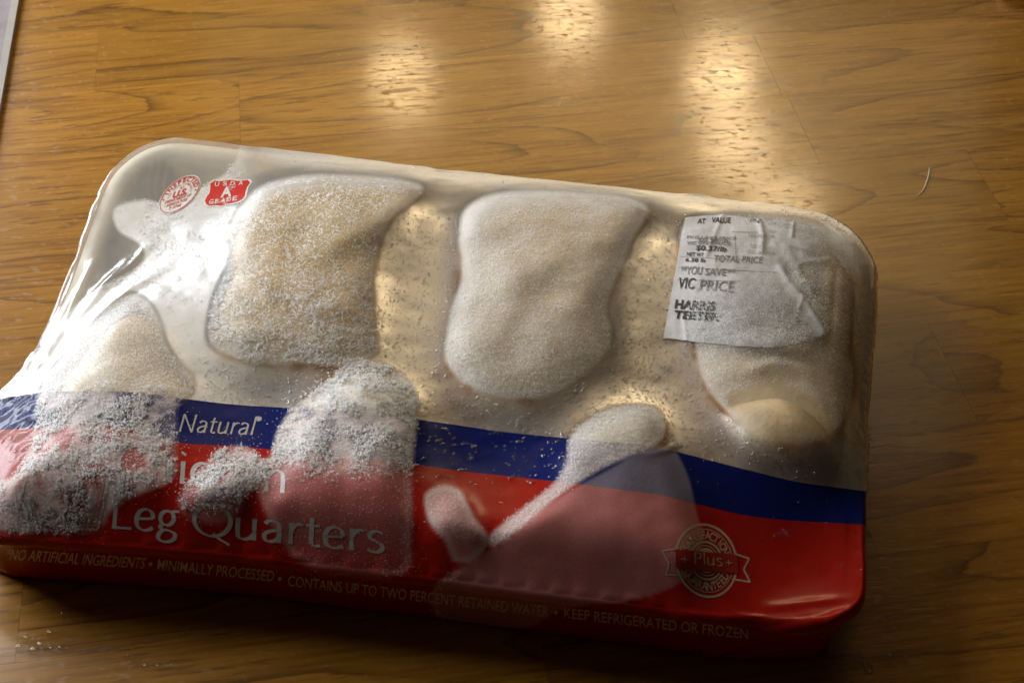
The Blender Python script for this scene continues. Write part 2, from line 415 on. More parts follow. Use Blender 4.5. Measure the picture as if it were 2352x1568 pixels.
RIMIN = rim[::6] - outn[::6]*.0085
class Piece:
    """a lump of meat: a star-shaped outline swept up to a domed top"""
    def __init__(s, poly, top, base=.010, grow=1.05, power=12., tilt=(0, 0), bumps=.0012, center=None, seed=0):
        s.top, s.base, s.power, s.tilt, s.bumps, s.seed = top, base, power, tilt, bumps, seed
        P = at2(catmull(poly, 5, True), top)
        s.c = P.mean(0) if center is None else at2([center], top)[0]
        n = 240; th = np.linspace(-np.pi, np.pi, n, endpoint=False); R = np.zeros(n)
        Q = np.roll(P, -1, 0)
        for i, t in enumerate(th):
            dx, dy = np.cos(t), np.sin(t); a = P - s.c; e = Q - P
            den = dx*e[:, 1] - dy*e[:, 0]; den = np.where(abs(den) < 1e-12, 1e-12, den)
            r = (a[:, 0]*e[:, 1] - a[:, 1]*e[:, 0])/den; k = (a[:, 0]*dy - a[:, 1]*dx)/den
            ok = (k >= 0) & (k <= 1) & (r > 0); R[i] = r[ok].max() if ok.any() else np.nan
        bad = np.isnan(R); R[bad] = np.interp(th[bad], th[~bad], R[~bad])
        for _ in range(7): R = (np.roll(R, 1) + 2*R + np.roll(R, -1))/4
        R = R*grow; Pi = RIMIN; Qi = np.roll(Pi, -1, 0)
        for i, t in enumerate(th):
            dx, dy = np.cos(t), np.sin(t); a = Pi - s.c; e = Qi - Pi
            den = dx*e[:, 1] - dy*e[:, 0]; den = np.where(abs(den) < 1e-12, 1e-12, den)
            r = (a[:, 0]*e[:, 1] - a[:, 1]*e[:, 0])/den; k = (a[:, 0]*dy - a[:, 1]*dx)/den
            ok = (k >= 0) & (k <= 1) & (r > 0)
            if ok.any(): R[i] = min(R[i], r[ok].min())
        s.th, s.R, s.span = th, R, top - base
    def rad(s, t): return np.interp(t, s.th, s.R, period=2*np.pi)
    def h(s, X, Y):
        dx, dy = X - s.c[0], Y - s.c[1]; r = np.hypot(dx, dy); t = np.arctan2(dy, dx)
        q = r/s.rad(t)
        z = s.base + .68*s.span + .32*s.span*(.52*np.sqrt(np.clip(1 - q**s.power, 0, 1)) + .48*np.clip(1 - q**2.4, 0, 1))
        z = z + (dx*s.tilt[0] + dy*s.tilt[1]) + s.bumps*2*(fbm(X*60 + s.seed, Y*60 + s.seed*2.3, 3) - .5)*np.clip(1.2 - q, 0, 1)
        return np.where(q < 1, z, -1.)
    def build(s, name, parent, mat):
        na, nr = 110, 26; V, F = [], []
        th = np.linspace(-np.pi, np.pi, na, endpoint=False); R = s.rad(th)
        for k in range(nr):
            q = 1 - (1 - k/nr)**1.0 if k else 0
            q = (k + 1)/nr*.9995
            q = 1 - (1 - q)**1.6
            x = s.c[0] + np.cos(th)*R*q; y = s.c[1] + np.sin(th)*R*q
            V.append(np.stack([x, y, s.h(x, y) - .0020], 1))
        for q, z in ((.985, .26), (.88, .12), (.72, .03), (.5, 0)):
            x = s.c[0] + np.cos(th)*R*q; y = s.c[1] + np.sin(th)*R*q
            V.append(np.stack([x, y, np.full(na, s.base + z*s.span)], 1))
        V = np.vstack(V); n = nr + 4
        for k in range(n - 1):
            for j in range(na):
                j2 = (j+1) % na; F.append((k*na+j, k*na+j2, (k+1)*na+j2, (k+1)*na+j)[::-1])
        a = len(V); V = np.vstack([V, [[s.c[0], s.c[1], float(s.h(np.array(s.c[0]), np.array(s.c[1]))) - .0020], [s.c[0], s.c[1], s.base]]])
        for j in range(na):
            F.append((j, (j+1) % na, a)); F.append(((n-1)*na+(j+1) % na, (n-1)*na+j, a+1))
        o = parent.location if parent else Vector((0, 0, 0))
        me = mesh(name, V - np.array(o), F); fl_ = np.zeros(len(V)); fl_[:n*na] = np.repeat([sm(.90, .985, 1 - (1 - (k + 1)/nr*.9995)**1.6) if k < nr else 1. for k in range(n)], na)
        a_ = me.attributes.new('flesh', 'FLOAT', 'POINT'); a_.data.foreach_set('value', fl_.astype(np.float32))
        return link(name, me, mat, parent)

push = lambda P, y, k: [(a, b - k*float(sm(y, y - 60, b))) for a, b in P]
p1 = Piece(push(C1, 520, 26), .0610, center=(700, 620), tilt=(.0, -.03), bumps=.0028, seed=1)
p2 = Piece(push(C2, 540, 22), .0610, center=(1230, 660), tilt=(0, -.02), bumps=.0024, seed=2)
p3 = Piece(C3, .0600, center=(1770, 760), tilt=(-.03, 0), seed=3, bumps=.0025)
p3e = Piece(C3e, .0630, base=.03, grow=1.12, power=2.4, seed=9, bumps=.0004)
p4 = Piece(C4, .0610, center=(220, 980), tilt=(.04, 0), bumps=.0026, seed=4)
p5 = Piece(C5, .0610, center=(810, 1080), seed=5, bumps=.0026, tilt=(0, .05))
p6 = Piece(C6, .0590, center=(515, 1115), base=.025, seed=6, power=3.5, bumps=.001)
p7 = Piece(C7, .0590, center=(1340, 1160), seed=7, tilt=(0, .06), bumps=.0006)
p8 = Piece(C8, .0570, center=(1045, 1200), base=.03, seed=8, power=3.5, bumps=.0005)
q1 = Piece(L1, .0450, base=.008, power=6, seed=11, center=(1540, 850)); q2 = Piece(L2, .0450, base=.008, power=6, seed=12, center=(980, 860)); q3 = Piece(L3, .0470, base=.008, power=5, seed=13)
legs = [
 (p1, None, 'chicken_leg_quarter', 'frosted yellow leg quarter beside the red shield, under the clear film'),
 (p2, None, 'chicken_leg_quarter', 'evenly frosted leg quarter in the middle of the back row under clear film'),
 (p3, p3e, 'chicken_leg_quarter', 'leg quarter under the crumpled price label with a bare egg-shaped lump in front'),
 (p4, None, 'chicken_leg_quarter', 'leg quarter at the left end, its lower half under frosted blue and red print'),
 (p5, p6, 'chicken_leg_quarter', 'leg quarter in the middle of the front row under thick frost and the large lettering'),
 (p7, p8, 'chicken_leg_quarter', 'leg quarter at front right showing as a pink hazy bulge through the red print'),
 (q1, None, 'chicken_leg_quarter', 'bare peach-coloured leg quarter low in the tray, above the blue band at right'),
 (q2, None, 'chicken_leg_quarter', 'low leg quarter seen in the bare gap between the yellow piece and the middle one'),
 (q3, None, 'chicken_leg_quarter', 'low leg quarter behind droplets below the shield-side piece, above the word Natural'),
]
for a, b, nm, lab in legs:
    e = empty(nm, (a.c[0], a.c[1], a.base), label=lab, category='chicken leg', group='chicken leg quarters in the tray')
    a.build('meat', e, M['yellow'] if a in (p1, q1, q2, q3) else M['skin'])
    if b is not None: b.build('joint_end', e, M['skin'] if b is p3e else M['bone'])

# ------------------------------------------------------------------ film height: a membrane stretched over meat and rim
STEP = .0015
x0, y0 = rim.min(0) - .01; x1, y1 = rim.max(0) + .01
gx = np.arange(x0, x1, STEP); gy = np.arange(y0, y1, STEP); GX, GY = np.meshgrid(gx, gy)
inside = sdist(GX, GY, rim[::6])
OB = np.full(GX.shape, -1.)
for p in (p1, p2, p3, p3e, p4, p5, p6, p7, p8): OB = np.maximum(OB, p.h(GX, GY))
OB = np.where(OB > 0, OB + .0004, -1)
OB = np.where(inside < .012, np.minimum(OB, RIM_Z + .0165*np.sqrt(np.clip(inside/.012, 0, 1))), OB)
HF = np.where(inside > 0, np.maximum(OB, .048), RIM_Z)
fixed = inside <= 0
_gpx, _gpy = to_px(np.stack([GX, GY, np.full(GX.shape, .045)], -1))
PULL = 2.6e-6 + 8.5e-6*sm(430, 640, _gpx)
for p in (q1, q2, q3): OB = np.maximum(OB, np.where(p.h(GX, GY) > 0, np.minimum(p.h(GX, GY), RIM_Z + .012) - .001, -1)) if p is not q3 else OB
for it in range(2600):
    nb = .25*(np.roll(HF, 1, 0) + np.roll(HF, -1, 0) + np.roll(HF, 1, 1) + np.roll(HF, -1, 1))
    HF = np.where(fixed, RIM_Z, np.maximum(nb - PULL, OB))
# film clings a little to the meat between the high spots
for _ in range(7):
    HF2 = .25*(np.roll(HF, 1, 0) + np.roll(HF, -1, 0) + np.roll(HF, 1, 1) + np.roll(HF, -1, 1))
    HF = np.where(fixed, RIM_Z, .5*HF + .5*HF2)
HF = HF + .0006*sm(0, .01, inside)
def Hs(x, y):
    fx = np.clip((x - gx[0])/STEP, 0, len(gx) - 1.001); fy = np.clip((y - gy[0])/STEP, 0, len(gy) - 1.001)
    i, j = fx.astype(int), fy.astype(int); a, b = fx - i, fy - j
    return (HF[j, i]*(1-a) + HF[j, i+1]*a)*(1-b) + (HF[j+1, i]*(1-a) + HF[j+1, i+1]*a)*b

# ------------------------------------------------------------------ film mesh: rings from a spine out to the rim, then down the side
axis = at2([(1900, 950), (150, 900)], RIM_Z); ax = axis[0] - axis[1]; axl = np.linalg.norm(ax); ax /= axl
sp0, sp1 = cen - ax*.075, cen + ax*.085
tt = np.clip((rim - sp0) @ (sp1 - sp0)/((sp1 - sp0) @ (sp1 - sp0)), 0, 1)
spine = sp0 + tt[:, None]*(sp1 - sp0)
NR = 120
rings = []
for k in range(NR + 1):
    s = k/NR; s = 1 - (1 - s)**1.0
    P = spine + (rim - spine)*s*(1 - 0.0)
    ins = np.linalg.norm(rim - P, axis=1)
    z = Hs(P[:, 0], P[:, 1])
    rings.append(np.column_stack([P, z]))
# rounded shoulder and side wall
rr = .0045
for k in range(1, 8):
    a = k/7*math.pi/2
    rings.append(np.column_stack([rim + outn*(rr*math.sin(a)*.55), np.full(NA, RIM_Z - rr*(1 - math.cos(a)))]))
side_top = rings[-1]
INSET = .0085
NS = 30
for k in range(1, NS + 1):
    s = k/NS
    off = rr*.55 - INSET*s - .0022*math.sin(math.pi*s)
    rings.append(np.column_stack([rim + outn*off, np.full(NA, (RIM_Z - rr)*(1 - s) + .0012*s)]))
for o_, z_ in ((-.012, .0007), (-.03, .0006)):
    rings.append(np.column_stack([rim + outn*o_, np.full(NA, z_)]))
FV = np.vstack(rings); NRT = len(rings)
idx = np.arange(NRT*NA).reshape(NRT, NA)
a_, b_ = idx[:-1], np.roll(idx, -1, 1)[:-1]; c_, d_ = np.roll(idx, -1, 1)[1:], idx[1:]
FQ = np.stack([a_, b_, c_, d_], -1).reshape(-1, 4)
if area2 < 0: FQ = FQ[:, ::-1]
FQ = FQ[:, ::-1] if False else FQ

def vnormals(V, Q):
    n = np.zeros_like(V); d1 = V[Q[:, 2]] - V[Q[:, 0]]; d2 = V[Q[:, 3]] - V[Q[:, 1]]
    fn = np.cross(d1, d2)
    for k in range(4): np.add.at(n, Q[:, k], fn)
    # the inner ring is a folded spine: borrow the next ring's normals
    n[:NA] = n[NA:2*NA]
    l = np.linalg.norm(n, axis=1)[:, None]; return n/np.maximum(l, 1e-15)
FN = vnormals(FV, FQ)
if FN[NA*60:NA*61, 2].mean() < 0: FQ = FQ[:, ::-1]; FN = vnormals(FV, FQ)
FPX_, FPY_ = to_px(FV)

# creases and wrinkles of the film
disp = np.zeros(len(FV))
def crease(line, width, height, taper=True):
    d, s = ldist(FPX_, FPY_, line); e = np.sin(np.pi*np.clip(s, .02, .98))**.6 if taper else 1.
    front = (FN @ np.array([0, -.6, .8]) > -.2)
    disp[:] += np.where(front, height*np.exp(-(d/width)**2)*e, 0)
for ln, wd, hh in (
    ([(1590, 1518), (1660, 1490), (1760, 1462), (1880, 1438), (1950, 1405)], 9, .0022),
    ([(1660, 1516), (1760, 1490), (1850, 1470), (1930, 1440)], 8, .0016),
    ([(1700, 1462), (1800, 1440), (1900, 1420), (1960, 1395)], 7, .0011),
    ([(1750, 1395), (1850, 1385), (1950, 1372)], 8, .0007),
    ([(110, 800), (180, 730), (240, 660), (300, 610), (345, 560)], 9, .0010),
    ([(150, 800), (230, 720), (300, 665), (360, 630)], 8, .0009),
    ([(60, 880), (130, 780), (170, 690), (215, 600)], 8, .0009),
    ([(200, 690), (250, 640), (300, 590)], 6, .0006),
    ([(1480, 1045), (1530, 1035), (1560, 1020)], 5, .0007),
    ([(1650, 800), (1750, 790), (1850, 815), (1930, 850)], 18, .0012),
    ([(1690, 860), (1780, 840), (1880, 860)], 16, .0016),
    ([(1800, 560), (1840, 640), (1890, 720)], 10, .0007),
    ([(1925, 600), (1915, 700), (1905, 800)], 9, -.0008),
    ([(1890, 900), (1915, 960), (1905, 1020)], 10, -.0008),
    ([(340, 470), (335, 420), (345, 375)], 5, .00025), ([(355, 475), (352, 425), (362, 378)], 5, .00025), ([(372, 470), (370, 425), (380, 385)], 5, .00025),
    ([(300, 420), (312, 385)], 5, .00025),
): crease(ln, wd, hh)
wet = [(0, 1020), (-20, 900), (30, 830), (85, 790), (110, 800), (120, 850), (95, 900), (90, 990), (40, 1080)]
wm = sm(-20, 10, sdist(FPX_, FPY_, wet))
disp += wm*.0022*(fbm(FV[:, 0]*210, FV[:, 1]*210, 2) - .5)
disp += (.0006*(fbm(FV[:, 0]*90, FV[:, 1]*90, 2) - .5))*(np.arange(len(FV)) < NA*(NR-6))
ringi = np.repeat(np.arange(NRT), NA); arc = np.tile(np.arange(NA), NRT)
drim = np.where(ringi <= NR, np.linalg.norm(np.tile(rim, (NRT, 1)) - FV[:, :2], axis=1), 0.)
rad_w = vnoise(arc*.085, drim*45.) + .3*vnoise(arc*.17 + 40, drim*60.) - .65
amp = (.35 + .9*sm(.45, .7, vnoise(arc*.02 + 5, 0*drim)))*np.exp(-drim/.010)*sm(0, .002, drim + (ringi > NR)*.004)
amp = np.where(ringi > NR + 34, 0, amp)
disp += .0011*rad_w*amp
FV = FV + FN*disp[:, None]
FN = vnormals(FV, FQ)
FPX_, FPY_ = to_px(FV)

# ------------------------------------------------------------------ what lies on the film: frost, fog, haze, painted glare
top_mask = np.repeat(np.arange(NRT) <= NR + 4, NA)
SD = {k: sdist(FPX_, FPY_, catmull(p, 4, True)) for k, p in dict(C1=C1, C2=C2, C3=C3, C3e=C3e, C4=C4, C5=C5, C6=C6, C7a=C7a, C7b=C7b, C8=C8).items()}
bt_px = np.array([(-200, 960), (-40, 925), (8, 914), (94, 900), (234, 897), (330, 902), (410, 914), (536, 929), (688, 938), (954, 962), (1072, 979), (1150, 991), (1314, 1007), (1474, 1020), (1564, 1039), (1701, 1075), (1831, 1107), (1978, 1126), (2100, 1140)], float)
rt_px = np.array([(-200, 1010), (-40, 988), (60, 984), (130, 975), (250, 975), (330, 992), (410, 1018), (575, 1026), (622, 1032), (848, 1050), (954, 1067), (1072, 1083), (1228, 1100), (1322, 1110), (1521, 1136), (1592, 1155), (1701, 1182), (1796, 1194), (1978, 1204), (2100, 1208)], float)
def smooth_curve(P):
    xs = np.linspace(P[0, 0], P[-1, 0], 400); ys = np.interp(xs, P[:, 0], P[:, 1])
    k = np.ones(13)/13; yp = np.convolve(np.pad(ys, 6, mode='edge'), k, 'valid'); return xs, yp
BT, RT = smooth_curve(bt_px), smooth_curve(rt_px)
sB = FPY_ - np.interp(FPX_, *BT); sR = FPY_ - np.interp(FPX_, *RT)
contact = np.max(np.stack([SD[k] for k in SD]), 0)
dry = catmull([(225, 455), (250, 395), (330, 330), (440, 318), (545, 335), (520, 395), (470, 425), (400, 470), (330, 458), (262, 478), (270, 530), (318, 560), (330, 590), (300, 625), (220, 665), (150, 720), (90, 800), (60, 850), (110, 740), (160, 620)], 4, True)
sdry = sdist(FPX_, FPY_, dry)
n1 = fbm(FV[:, 0]*120, FV[:, 1]*120, 4); n2 = fbm(FV[:, 0]*420 + 5, FV[:, 1]*420, 3); n3 = fbm(FV[:, 0]*35 + 9, FV[:, 1]*35, 3)
def surface(clear):
    """frost, fog, haze and painted glare at every film vertex: for the clear film (1) or for the printed film (0)"""
    clear = np.full(len(FV), float(clear)); prn = 1 - clear
    cover = np.zeros(len(FV)); rough = np.full(len(FV), .16); micro = np.zeros(len(FV))
    # fog in the open pockets
    gap = sm(2, -10, contact)*sm(4, -8, sdry)*clear
    cover += gap*(.17 + .14*n3 + .20*sm(620, 480, FPX_)); rough += gap*.14; micro += gap*(.75 + .20*sm(700, 860, FPX_))
    left_glare = gap*sm(620, 480, FPX_); cover += left_glare*.45  # white window glare painted into the left pocket, over its fog
    # spattered white in the left pocket
    spat = sm(.60, .70, n2)*sm(-70, 40, 70 - np.abs(FPX_ - 430))*sm(560, 520, FPY_)*gap
    cover += spat*.5
    cover += (.20 + .08*n3)*sm(-8, 4, sdry)*clear
    def put(key, a, feather=10, f=1.): 
        nonlocal cover, rough, micro
        m = sm(-feather, feather, SD[key])
        cover = cover*(1-m) + m*a; rough = rough*(1-m) + m*.42; micro = micro*(1-m)
    rimz = lambda k, w_: sm(w_, 4, SD[k])                       # 1 near the outline, 0 deep inside
    low_left = sm(620, 800, FPY_) + .6*sm(600, 520, FPX_)
    put('C1', .10 + .14*low_left + (.20 + .38*sm(560, 470, FPY_))*rimz('C1', 60) + .15*(n1 - .5))
    put('C2', .36 + (.16 + .34*sm(600, 490, FPY_))*rimz('C2', 55) + .2*(n1 - .5) + .15*sm(1200, 1040, FPX_))
    put('C3', .28 + .25*(n1 - .5) + .22*sm(1750, 1600, FPX_))
    put('C3e', .06 + .06*n1)
    put('C4', .16 + .25*rimz('C4', 30)*clear + .55*sm(.42, .56, n1)*prn + .14*clear)
    put('C6', .20 + .45*sm(.42, .6, n1)*sm(1190, 1100, FPY_), 9)
    up5 = sm(1120, 1000, FPY_)
    put('C5', .15 + .22*up5 + .55*sm(.40, .56, n1)*up5 + .10*rimz('C5', 26) - .10*sm(1200, 1310, FPY_), 9)
    put('C7b', .20 + .05*(n3 - .5), 5)
    put('C7a', .62 + .2*(n1 - .5), 7)
    put('C8', .40 + .25*rimz('C8', 22) - .2*sm(1190, 1260, FPY_), 6)
    # film along the back rim is misted over
    back = sm(60, 10, FPY_ - np.interp(FPX_, [232, 440, 1000, 1480, 1850, 2000], [440, 321, 388, 437, 482, 620]))*sm(520, 640, FPX_)*clear
    cover = np.maximum(cover, back*(.60 + .2*(n1-.5))*(FPX_ < 1960)); rough = np.maximum(rough, back*.4)
    # misted left end of the red print, scattered frost dust
    lr = (sR > 0)*sm(240, 0, FPX_)*sm(1260, 1150, FPY_)*sm(4, -10, SD['C4']); cover = np.maximum(cover, lr*.3*n3)
    cover = np.clip(cover, 0, .93)
    micro = np.maximum(micro, prn*.25*sm(2, -8, contact))
    rough = np.clip(np.where((prn > 0) & (contact < 0), .24, rough), .08, .6)
    wallm = np.repeat(np.arange(NRT) > NR + 2, NA)
    rough = np.where(wallm, .20, rough)
    big = np.max(np.stack([SD[k] for k in ('C1', 'C2', 'C3', 'C5', 'C7a')]), 0)
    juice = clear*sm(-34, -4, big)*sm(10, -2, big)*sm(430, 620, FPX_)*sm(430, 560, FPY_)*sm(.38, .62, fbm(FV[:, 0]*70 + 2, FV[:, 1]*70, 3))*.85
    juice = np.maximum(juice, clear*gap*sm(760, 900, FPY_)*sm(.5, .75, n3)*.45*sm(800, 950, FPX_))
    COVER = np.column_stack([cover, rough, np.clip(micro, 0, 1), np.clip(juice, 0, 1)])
    return COVER, back
COVER, back = surface(1)
COVER_PRINT, _ = surface(0)

# ------------------------------------------------------------------ package objects
pkg = empty('chicken_package', (cen[0], cen[1], 0), label='film-wrapped tray of frozen chicken with blue and red print, lying on wood', category='meat package')
ORG = np.array(pkg.location)

def clip(V, T, s, extra):
    """keep the part of triangle mesh where s >= 0"""
    sv = s[T]; pos = sv >= 0; n = pos.sum(1)
    keep = T[n == 3]; V = list(map(tuple, V)); ex = [tuple(e) for e in extra]; new = []; cache = {}
    def cut(i, j):
        k = (i, j) if i < j else (j, i)
        if k not in cache:
            t = s[k[0]]/(s[k[0]] - s[k[1]])
            V.append(tuple(np.array(V[k[0]])*(1-t) + np.array(V[k[1]])*t)); ex.append(tuple(np.array(ex[k[0]])*(1-t) + np.array(ex[k[1]])*t)); cache[k] = len(V) - 1
        return cache[k]
    for tri in T[(n == 1) | (n == 2)]:
        poly = []
        for k in range(3):
            i, j = tri[k], tri[(k+1) % 3]
            if s[i] >= 0: poly.append(i)
            if (s[i] >= 0) != (s[j] >= 0): poly.append(cut(i, j))
        for k in range(1, len(poly) - 1): new.append((poly[0], poly[k], poly[k+1]))
    T2 = np.vstack([keep, np.array(new, int).reshape(-1, 3)])
    V = np.array(V); ex = np.array(ex)
    used = np.unique(T2); mp = -np.ones(len(V), int); mp[used] = np.arange(len(used))
    return V[used], mp[T2], ex[used]
FT = np.vstack([FQ[:, [0, 1, 2]], FQ[:, [0, 2, 3]]])
nz = np.linalg.norm(np.cross(FV[FT[:, 1]] - FV[FT[:, 0]], FV[FT[:, 2]] - FV[FT[:, 0]]), axis=1) > 1e-13
FT = FT[nz]
EX = np.column_stack([COVER, FN, sB, sR]); EXP = np.column_stack([COVER_PRINT, FN, sB, sR])
def film_part(name, field, mat, **props):
    v, t, e = clip(FV, FT, field, EX if mat is M['film'] else EXP)
    for f2 in props.pop('also', ()):
        v, t, e = clip(v, t, f2(e), e)
    me = mesh_np(name, v - ORG, t)
    if len(me.vertices) == len(v):
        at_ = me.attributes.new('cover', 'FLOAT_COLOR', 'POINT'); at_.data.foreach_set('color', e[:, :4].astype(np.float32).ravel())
        me.normals_split_custom_set_from_vertices([tuple(n) for n in e[:, 4:7]])
    return link(name, me, mat, pkg, **props)
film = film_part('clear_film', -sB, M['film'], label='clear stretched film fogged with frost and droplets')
blue = film_part('blue_band', sB, M['blue'], also=[lambda e: -e[:, 8]], label='dark blue printed band across the film')
red = film_part('red_panel', sR, M['red'], label='bright red printed film over the front of the tray')

# foam tray
def tray():
    V, F = [], []
    prof = [(-.016, .0016), (-.0115, .0016), (-.0030, RIM_Z - .006), (-.0008, RIM_Z - .0040), (-.0010, RIM_Z - .0022), (-.006, RIM_Z - .0022), (-.0095, RIM_Z - .004), (-.0125, RIM_Z - .009), (-.019, .009), (-.024, .006), (-.05, .006)]
    R = rim[::6]; N = outn[::6]; n = len(R)
    for o_, z in prof:
        V.append(np.column_stack([R + N*o_, np.full(n, z)]))
    V = np.vstack(V) - ORG; m = len(prof)
    for k in range(m - 1):
        for j in range(n):
            j2 = (j+1) % n; F.append((k*n+j, (k+1)*n+j, (k+1)*n+j2, k*n+j2))
    F.append(tuple((m-1)*n + j for j in range(n))); F.append(tuple(range(n)))
    return link('foam_tray', mesh('foam_tray', V, F), M['foam'], pkg)
tray()

# ------------------------------------------------------------------ decals: flat print laid on the film
BVH = BVHTree.FromPolygons([tuple(v) for v in FV], [tuple(int(i) for i in q) for q in FT])
def on_film(px, py, lift=.00015):
    d = ray(px, py).normalized(); h, n, i, t = BVH.ray_cast(Vector((0, 0, CH)), d)
    if h is None: return None
    if n.dot(d) > 0: n = -n
    return h + n*lift
def refine(V, T, L):
    V = [tuple(v) for v in V]; T = [tuple(t) for t in T]
    for _ in range(7):
        mid = {}; out = []; any_ = False
        def m(i, j):
            k = (i, j) if i < j else (j, i)
            if k not in mid:
                a, b = V[k[0]], V[k[1]]
                if math.hypot(a[0]-b[0], a[1]-b[1]) > L: V.append(tuple((p+q)/2 for p, q in zip(a, b))); mid[k] = len(V) - 1
                else: mid[k] = None
            return mid[k]
        for a, b, c in T:
            x, y, z = m(a, b), m(b, c), m(c, a); k = sum(q is not None for q in (x, y, z))
            if k: any_ = True
            if k == 0: out.append((a, b, c))
            elif k == 3: out += [(a, x, z), (x, b, y), (z, y, c), (x, y, z)]
            elif k == 1:
                if x is not None: out += [(a, x, c), (x, b, c)]
                elif y is not None: out += [(a, b, y), (a, y, c)]
                else: out += [(a, b, z), (z, b, c)]
            else:
                if x is None: out += [(a, b, y), (a, y, z), (z, y, c)]
                elif y is None: out += [(a, x, z), (x, b, z), (z, b, c)]
                else: out += [(x, b, y), (a, x, y), (a, y, c)]
        T = out
        if not any_: break
    return V, T
class Flat:
    """2-D artwork in pixel-measured coordinates"""
    def __init__(s): s.V, s.T = [], []; s.k = 0
    def add(s, V, T, z=None):
        o = len(s.V); z = s.k*.00001 if z is None else z; s.k = (s.k + 1) % 9
        s.V += [(float(v[0]), float(v[1]), z) for v in V]; s.T += [(a+o, b+o, c+o) for a, b, c in T]
    def strip(s, L, R): 
        n = len(L); V = list(L) + list(R); T = []
        for i in range(n - 1): T += [(i, i+1, n+i), (i+1, n+i+1, n+i)]
        s.add(V, T)
    def poly(s, P):
        bm = bmesh.new(); f = bm.faces.new([bm.verts.new((p[0], p[1], 0)) for p in P]); bm.verts.index_update()
        r = bmesh.ops.triangulate(bm, faces=[f]); bm.verts.index_update()
        s.add([v.co[:2] for v in bm.verts], [tuple(v.index for v in q.verts) for q in bm.faces]); bm.free()
    def stroke(s, pts, wd, closed=False):
        P = np.asarray(pts, float); n = len(P)
        if closed: P = np.vstack([P, P[:1]])
        t = np.gradient(P, axis=0)
        if closed: t[0] = t[-1] = P[1] - P[-2]
        t /= np.linalg.norm(t, axis=1)[:, None] + 1e-9; nn = np.column_stack([-t[:, 1], t[:, 0]])
        w_ = np.broadcast_to(np.asarray(wd, float), (len(P),))[:, None]
        s.strip(P + nn*w_/2, P - nn*w_/2)
    def warp(s, f): s.V = [(*f(v[0], v[1]), v[2]) for v in s.V]; return s
    def join(s, o): 
        k = len(s.V); s.V += o.V; s.T += [(a+k, b+k, c+k) for a, b, c in o.T]
    def build(s, name, mat, parent=pkg, L=9, lift=.00009, **props):
        V, T = refine(s.V, s.T, L); P = []; ok = []
        for v in V:
            h = on_film(v[0], v[1], lift + v[2]); ok.append(h is not None); P.append(h if h is not None else Vector((0, 0, 0)))
        T = [t for t in T if all(ok[i] for i in t)]
        # drop triangles that straddle a silhouette
        T = [t for t in T if max((P[t[0]]-P[t[1]]).length, (P[t[1]]-P[t[2]]).length, (P[t[0]]-P[t[2]]).length) < .02]
        used = sorted({i for t in T for i in t}); mp = {u: k for k, u in enumerate(used)}
        return link(name, mesh(name, [tuple(np.array(P[u]) - np.array(pkg.location)) for u in used], [tuple(mp[i] for i in t) for t in T]), mat, parent, **props)

_fc = {}
def font_mesh(body, off=0.0, spacing=1.0, shear=0.):
    key = (body, off, spacing, shear)
    if key in _fc: return _fc[key]
    cu = bpy.data.curves.new('t', 'FONT'); cu.body = body; cu.size = 1; cu.offset = off; cu.space_character = spacing; cu.resolution_u = 3; cu.shear = shear
    ob = bpy.data.objects.new('t', cu); COL.objects.link(ob)
    dg = bpy.context.evaluated_depsgraph_get(); me = bpy.data.meshes.new_from_object(ob.evaluated_get(dg))
    me.calc_loop_triangles()
    V = [tuple(v.co[:2]) for v in me.vertices]; T = [tuple(t.vertices) for t in me.loop_triangles]
    bpy.data.objects.remove(ob); bpy.data.curves.remove(cu); bpy.data.meshes.remove(me)
    _fc[key] = (V, T); return V, T
def cap(): 
    V, T = font_mesh('H'); return max(v[1] for v in V)
CAPH = cap()
def text(fl, body, p0, p1, up, off=0., spacing=1.0, fit=True):
    """baseline from p0 to p1, cap height along vector up (pixels)"""
    V, T = font_mesh(body, off, spacing)
    if not V: return
    xs = [v[0] for v in V]; a, b = min(xs), max(xs)
    W_ = b - a; p0, p1, up = np.array(p0, float), np.array(p1, float), np.array(up, float)
    fl.add([p0 + (p1 - p0)*((x - a)/W_) + up*(y/CAPH) for x, y in V], T)
def arc_text(fl, body, c, ex, ey, r, a0, a1, hgt, wid=1., off=0., inward=False):
    """letters along a circle given in the affine frame c, ex, ey (radius 1 = ex/ey)"""
    c, ex, ey = map(lambda q: np.array(q, float), (c, ex, ey)); n = len(body)
    for i, ch in enumerate(body):
        if ch == ' ': continue
        a = math.radians(a0 + (a1 - a0)*(i + .5)/n)
        V, T = font_mesh(ch, off); xs = [v[0] for v in V]; m = (min(xs) + max(xs))/2
        rd = np.array([math.cos(a), math.sin(a)]); tg = np.array([math.sin(a), -math.cos(a)])
        if inward: rd, tg = -rd, -tg
        base = np.array([math.cos(a), math.sin(a)])*r
        out = []
        for x, y in V:
            q = base + tg*((x - m)/CAPH*hgt*wid) + rd*(y/CAPH*hgt)
            out.append(c + ex*q[0] + ey*q[1])
        fl.add(out, T)

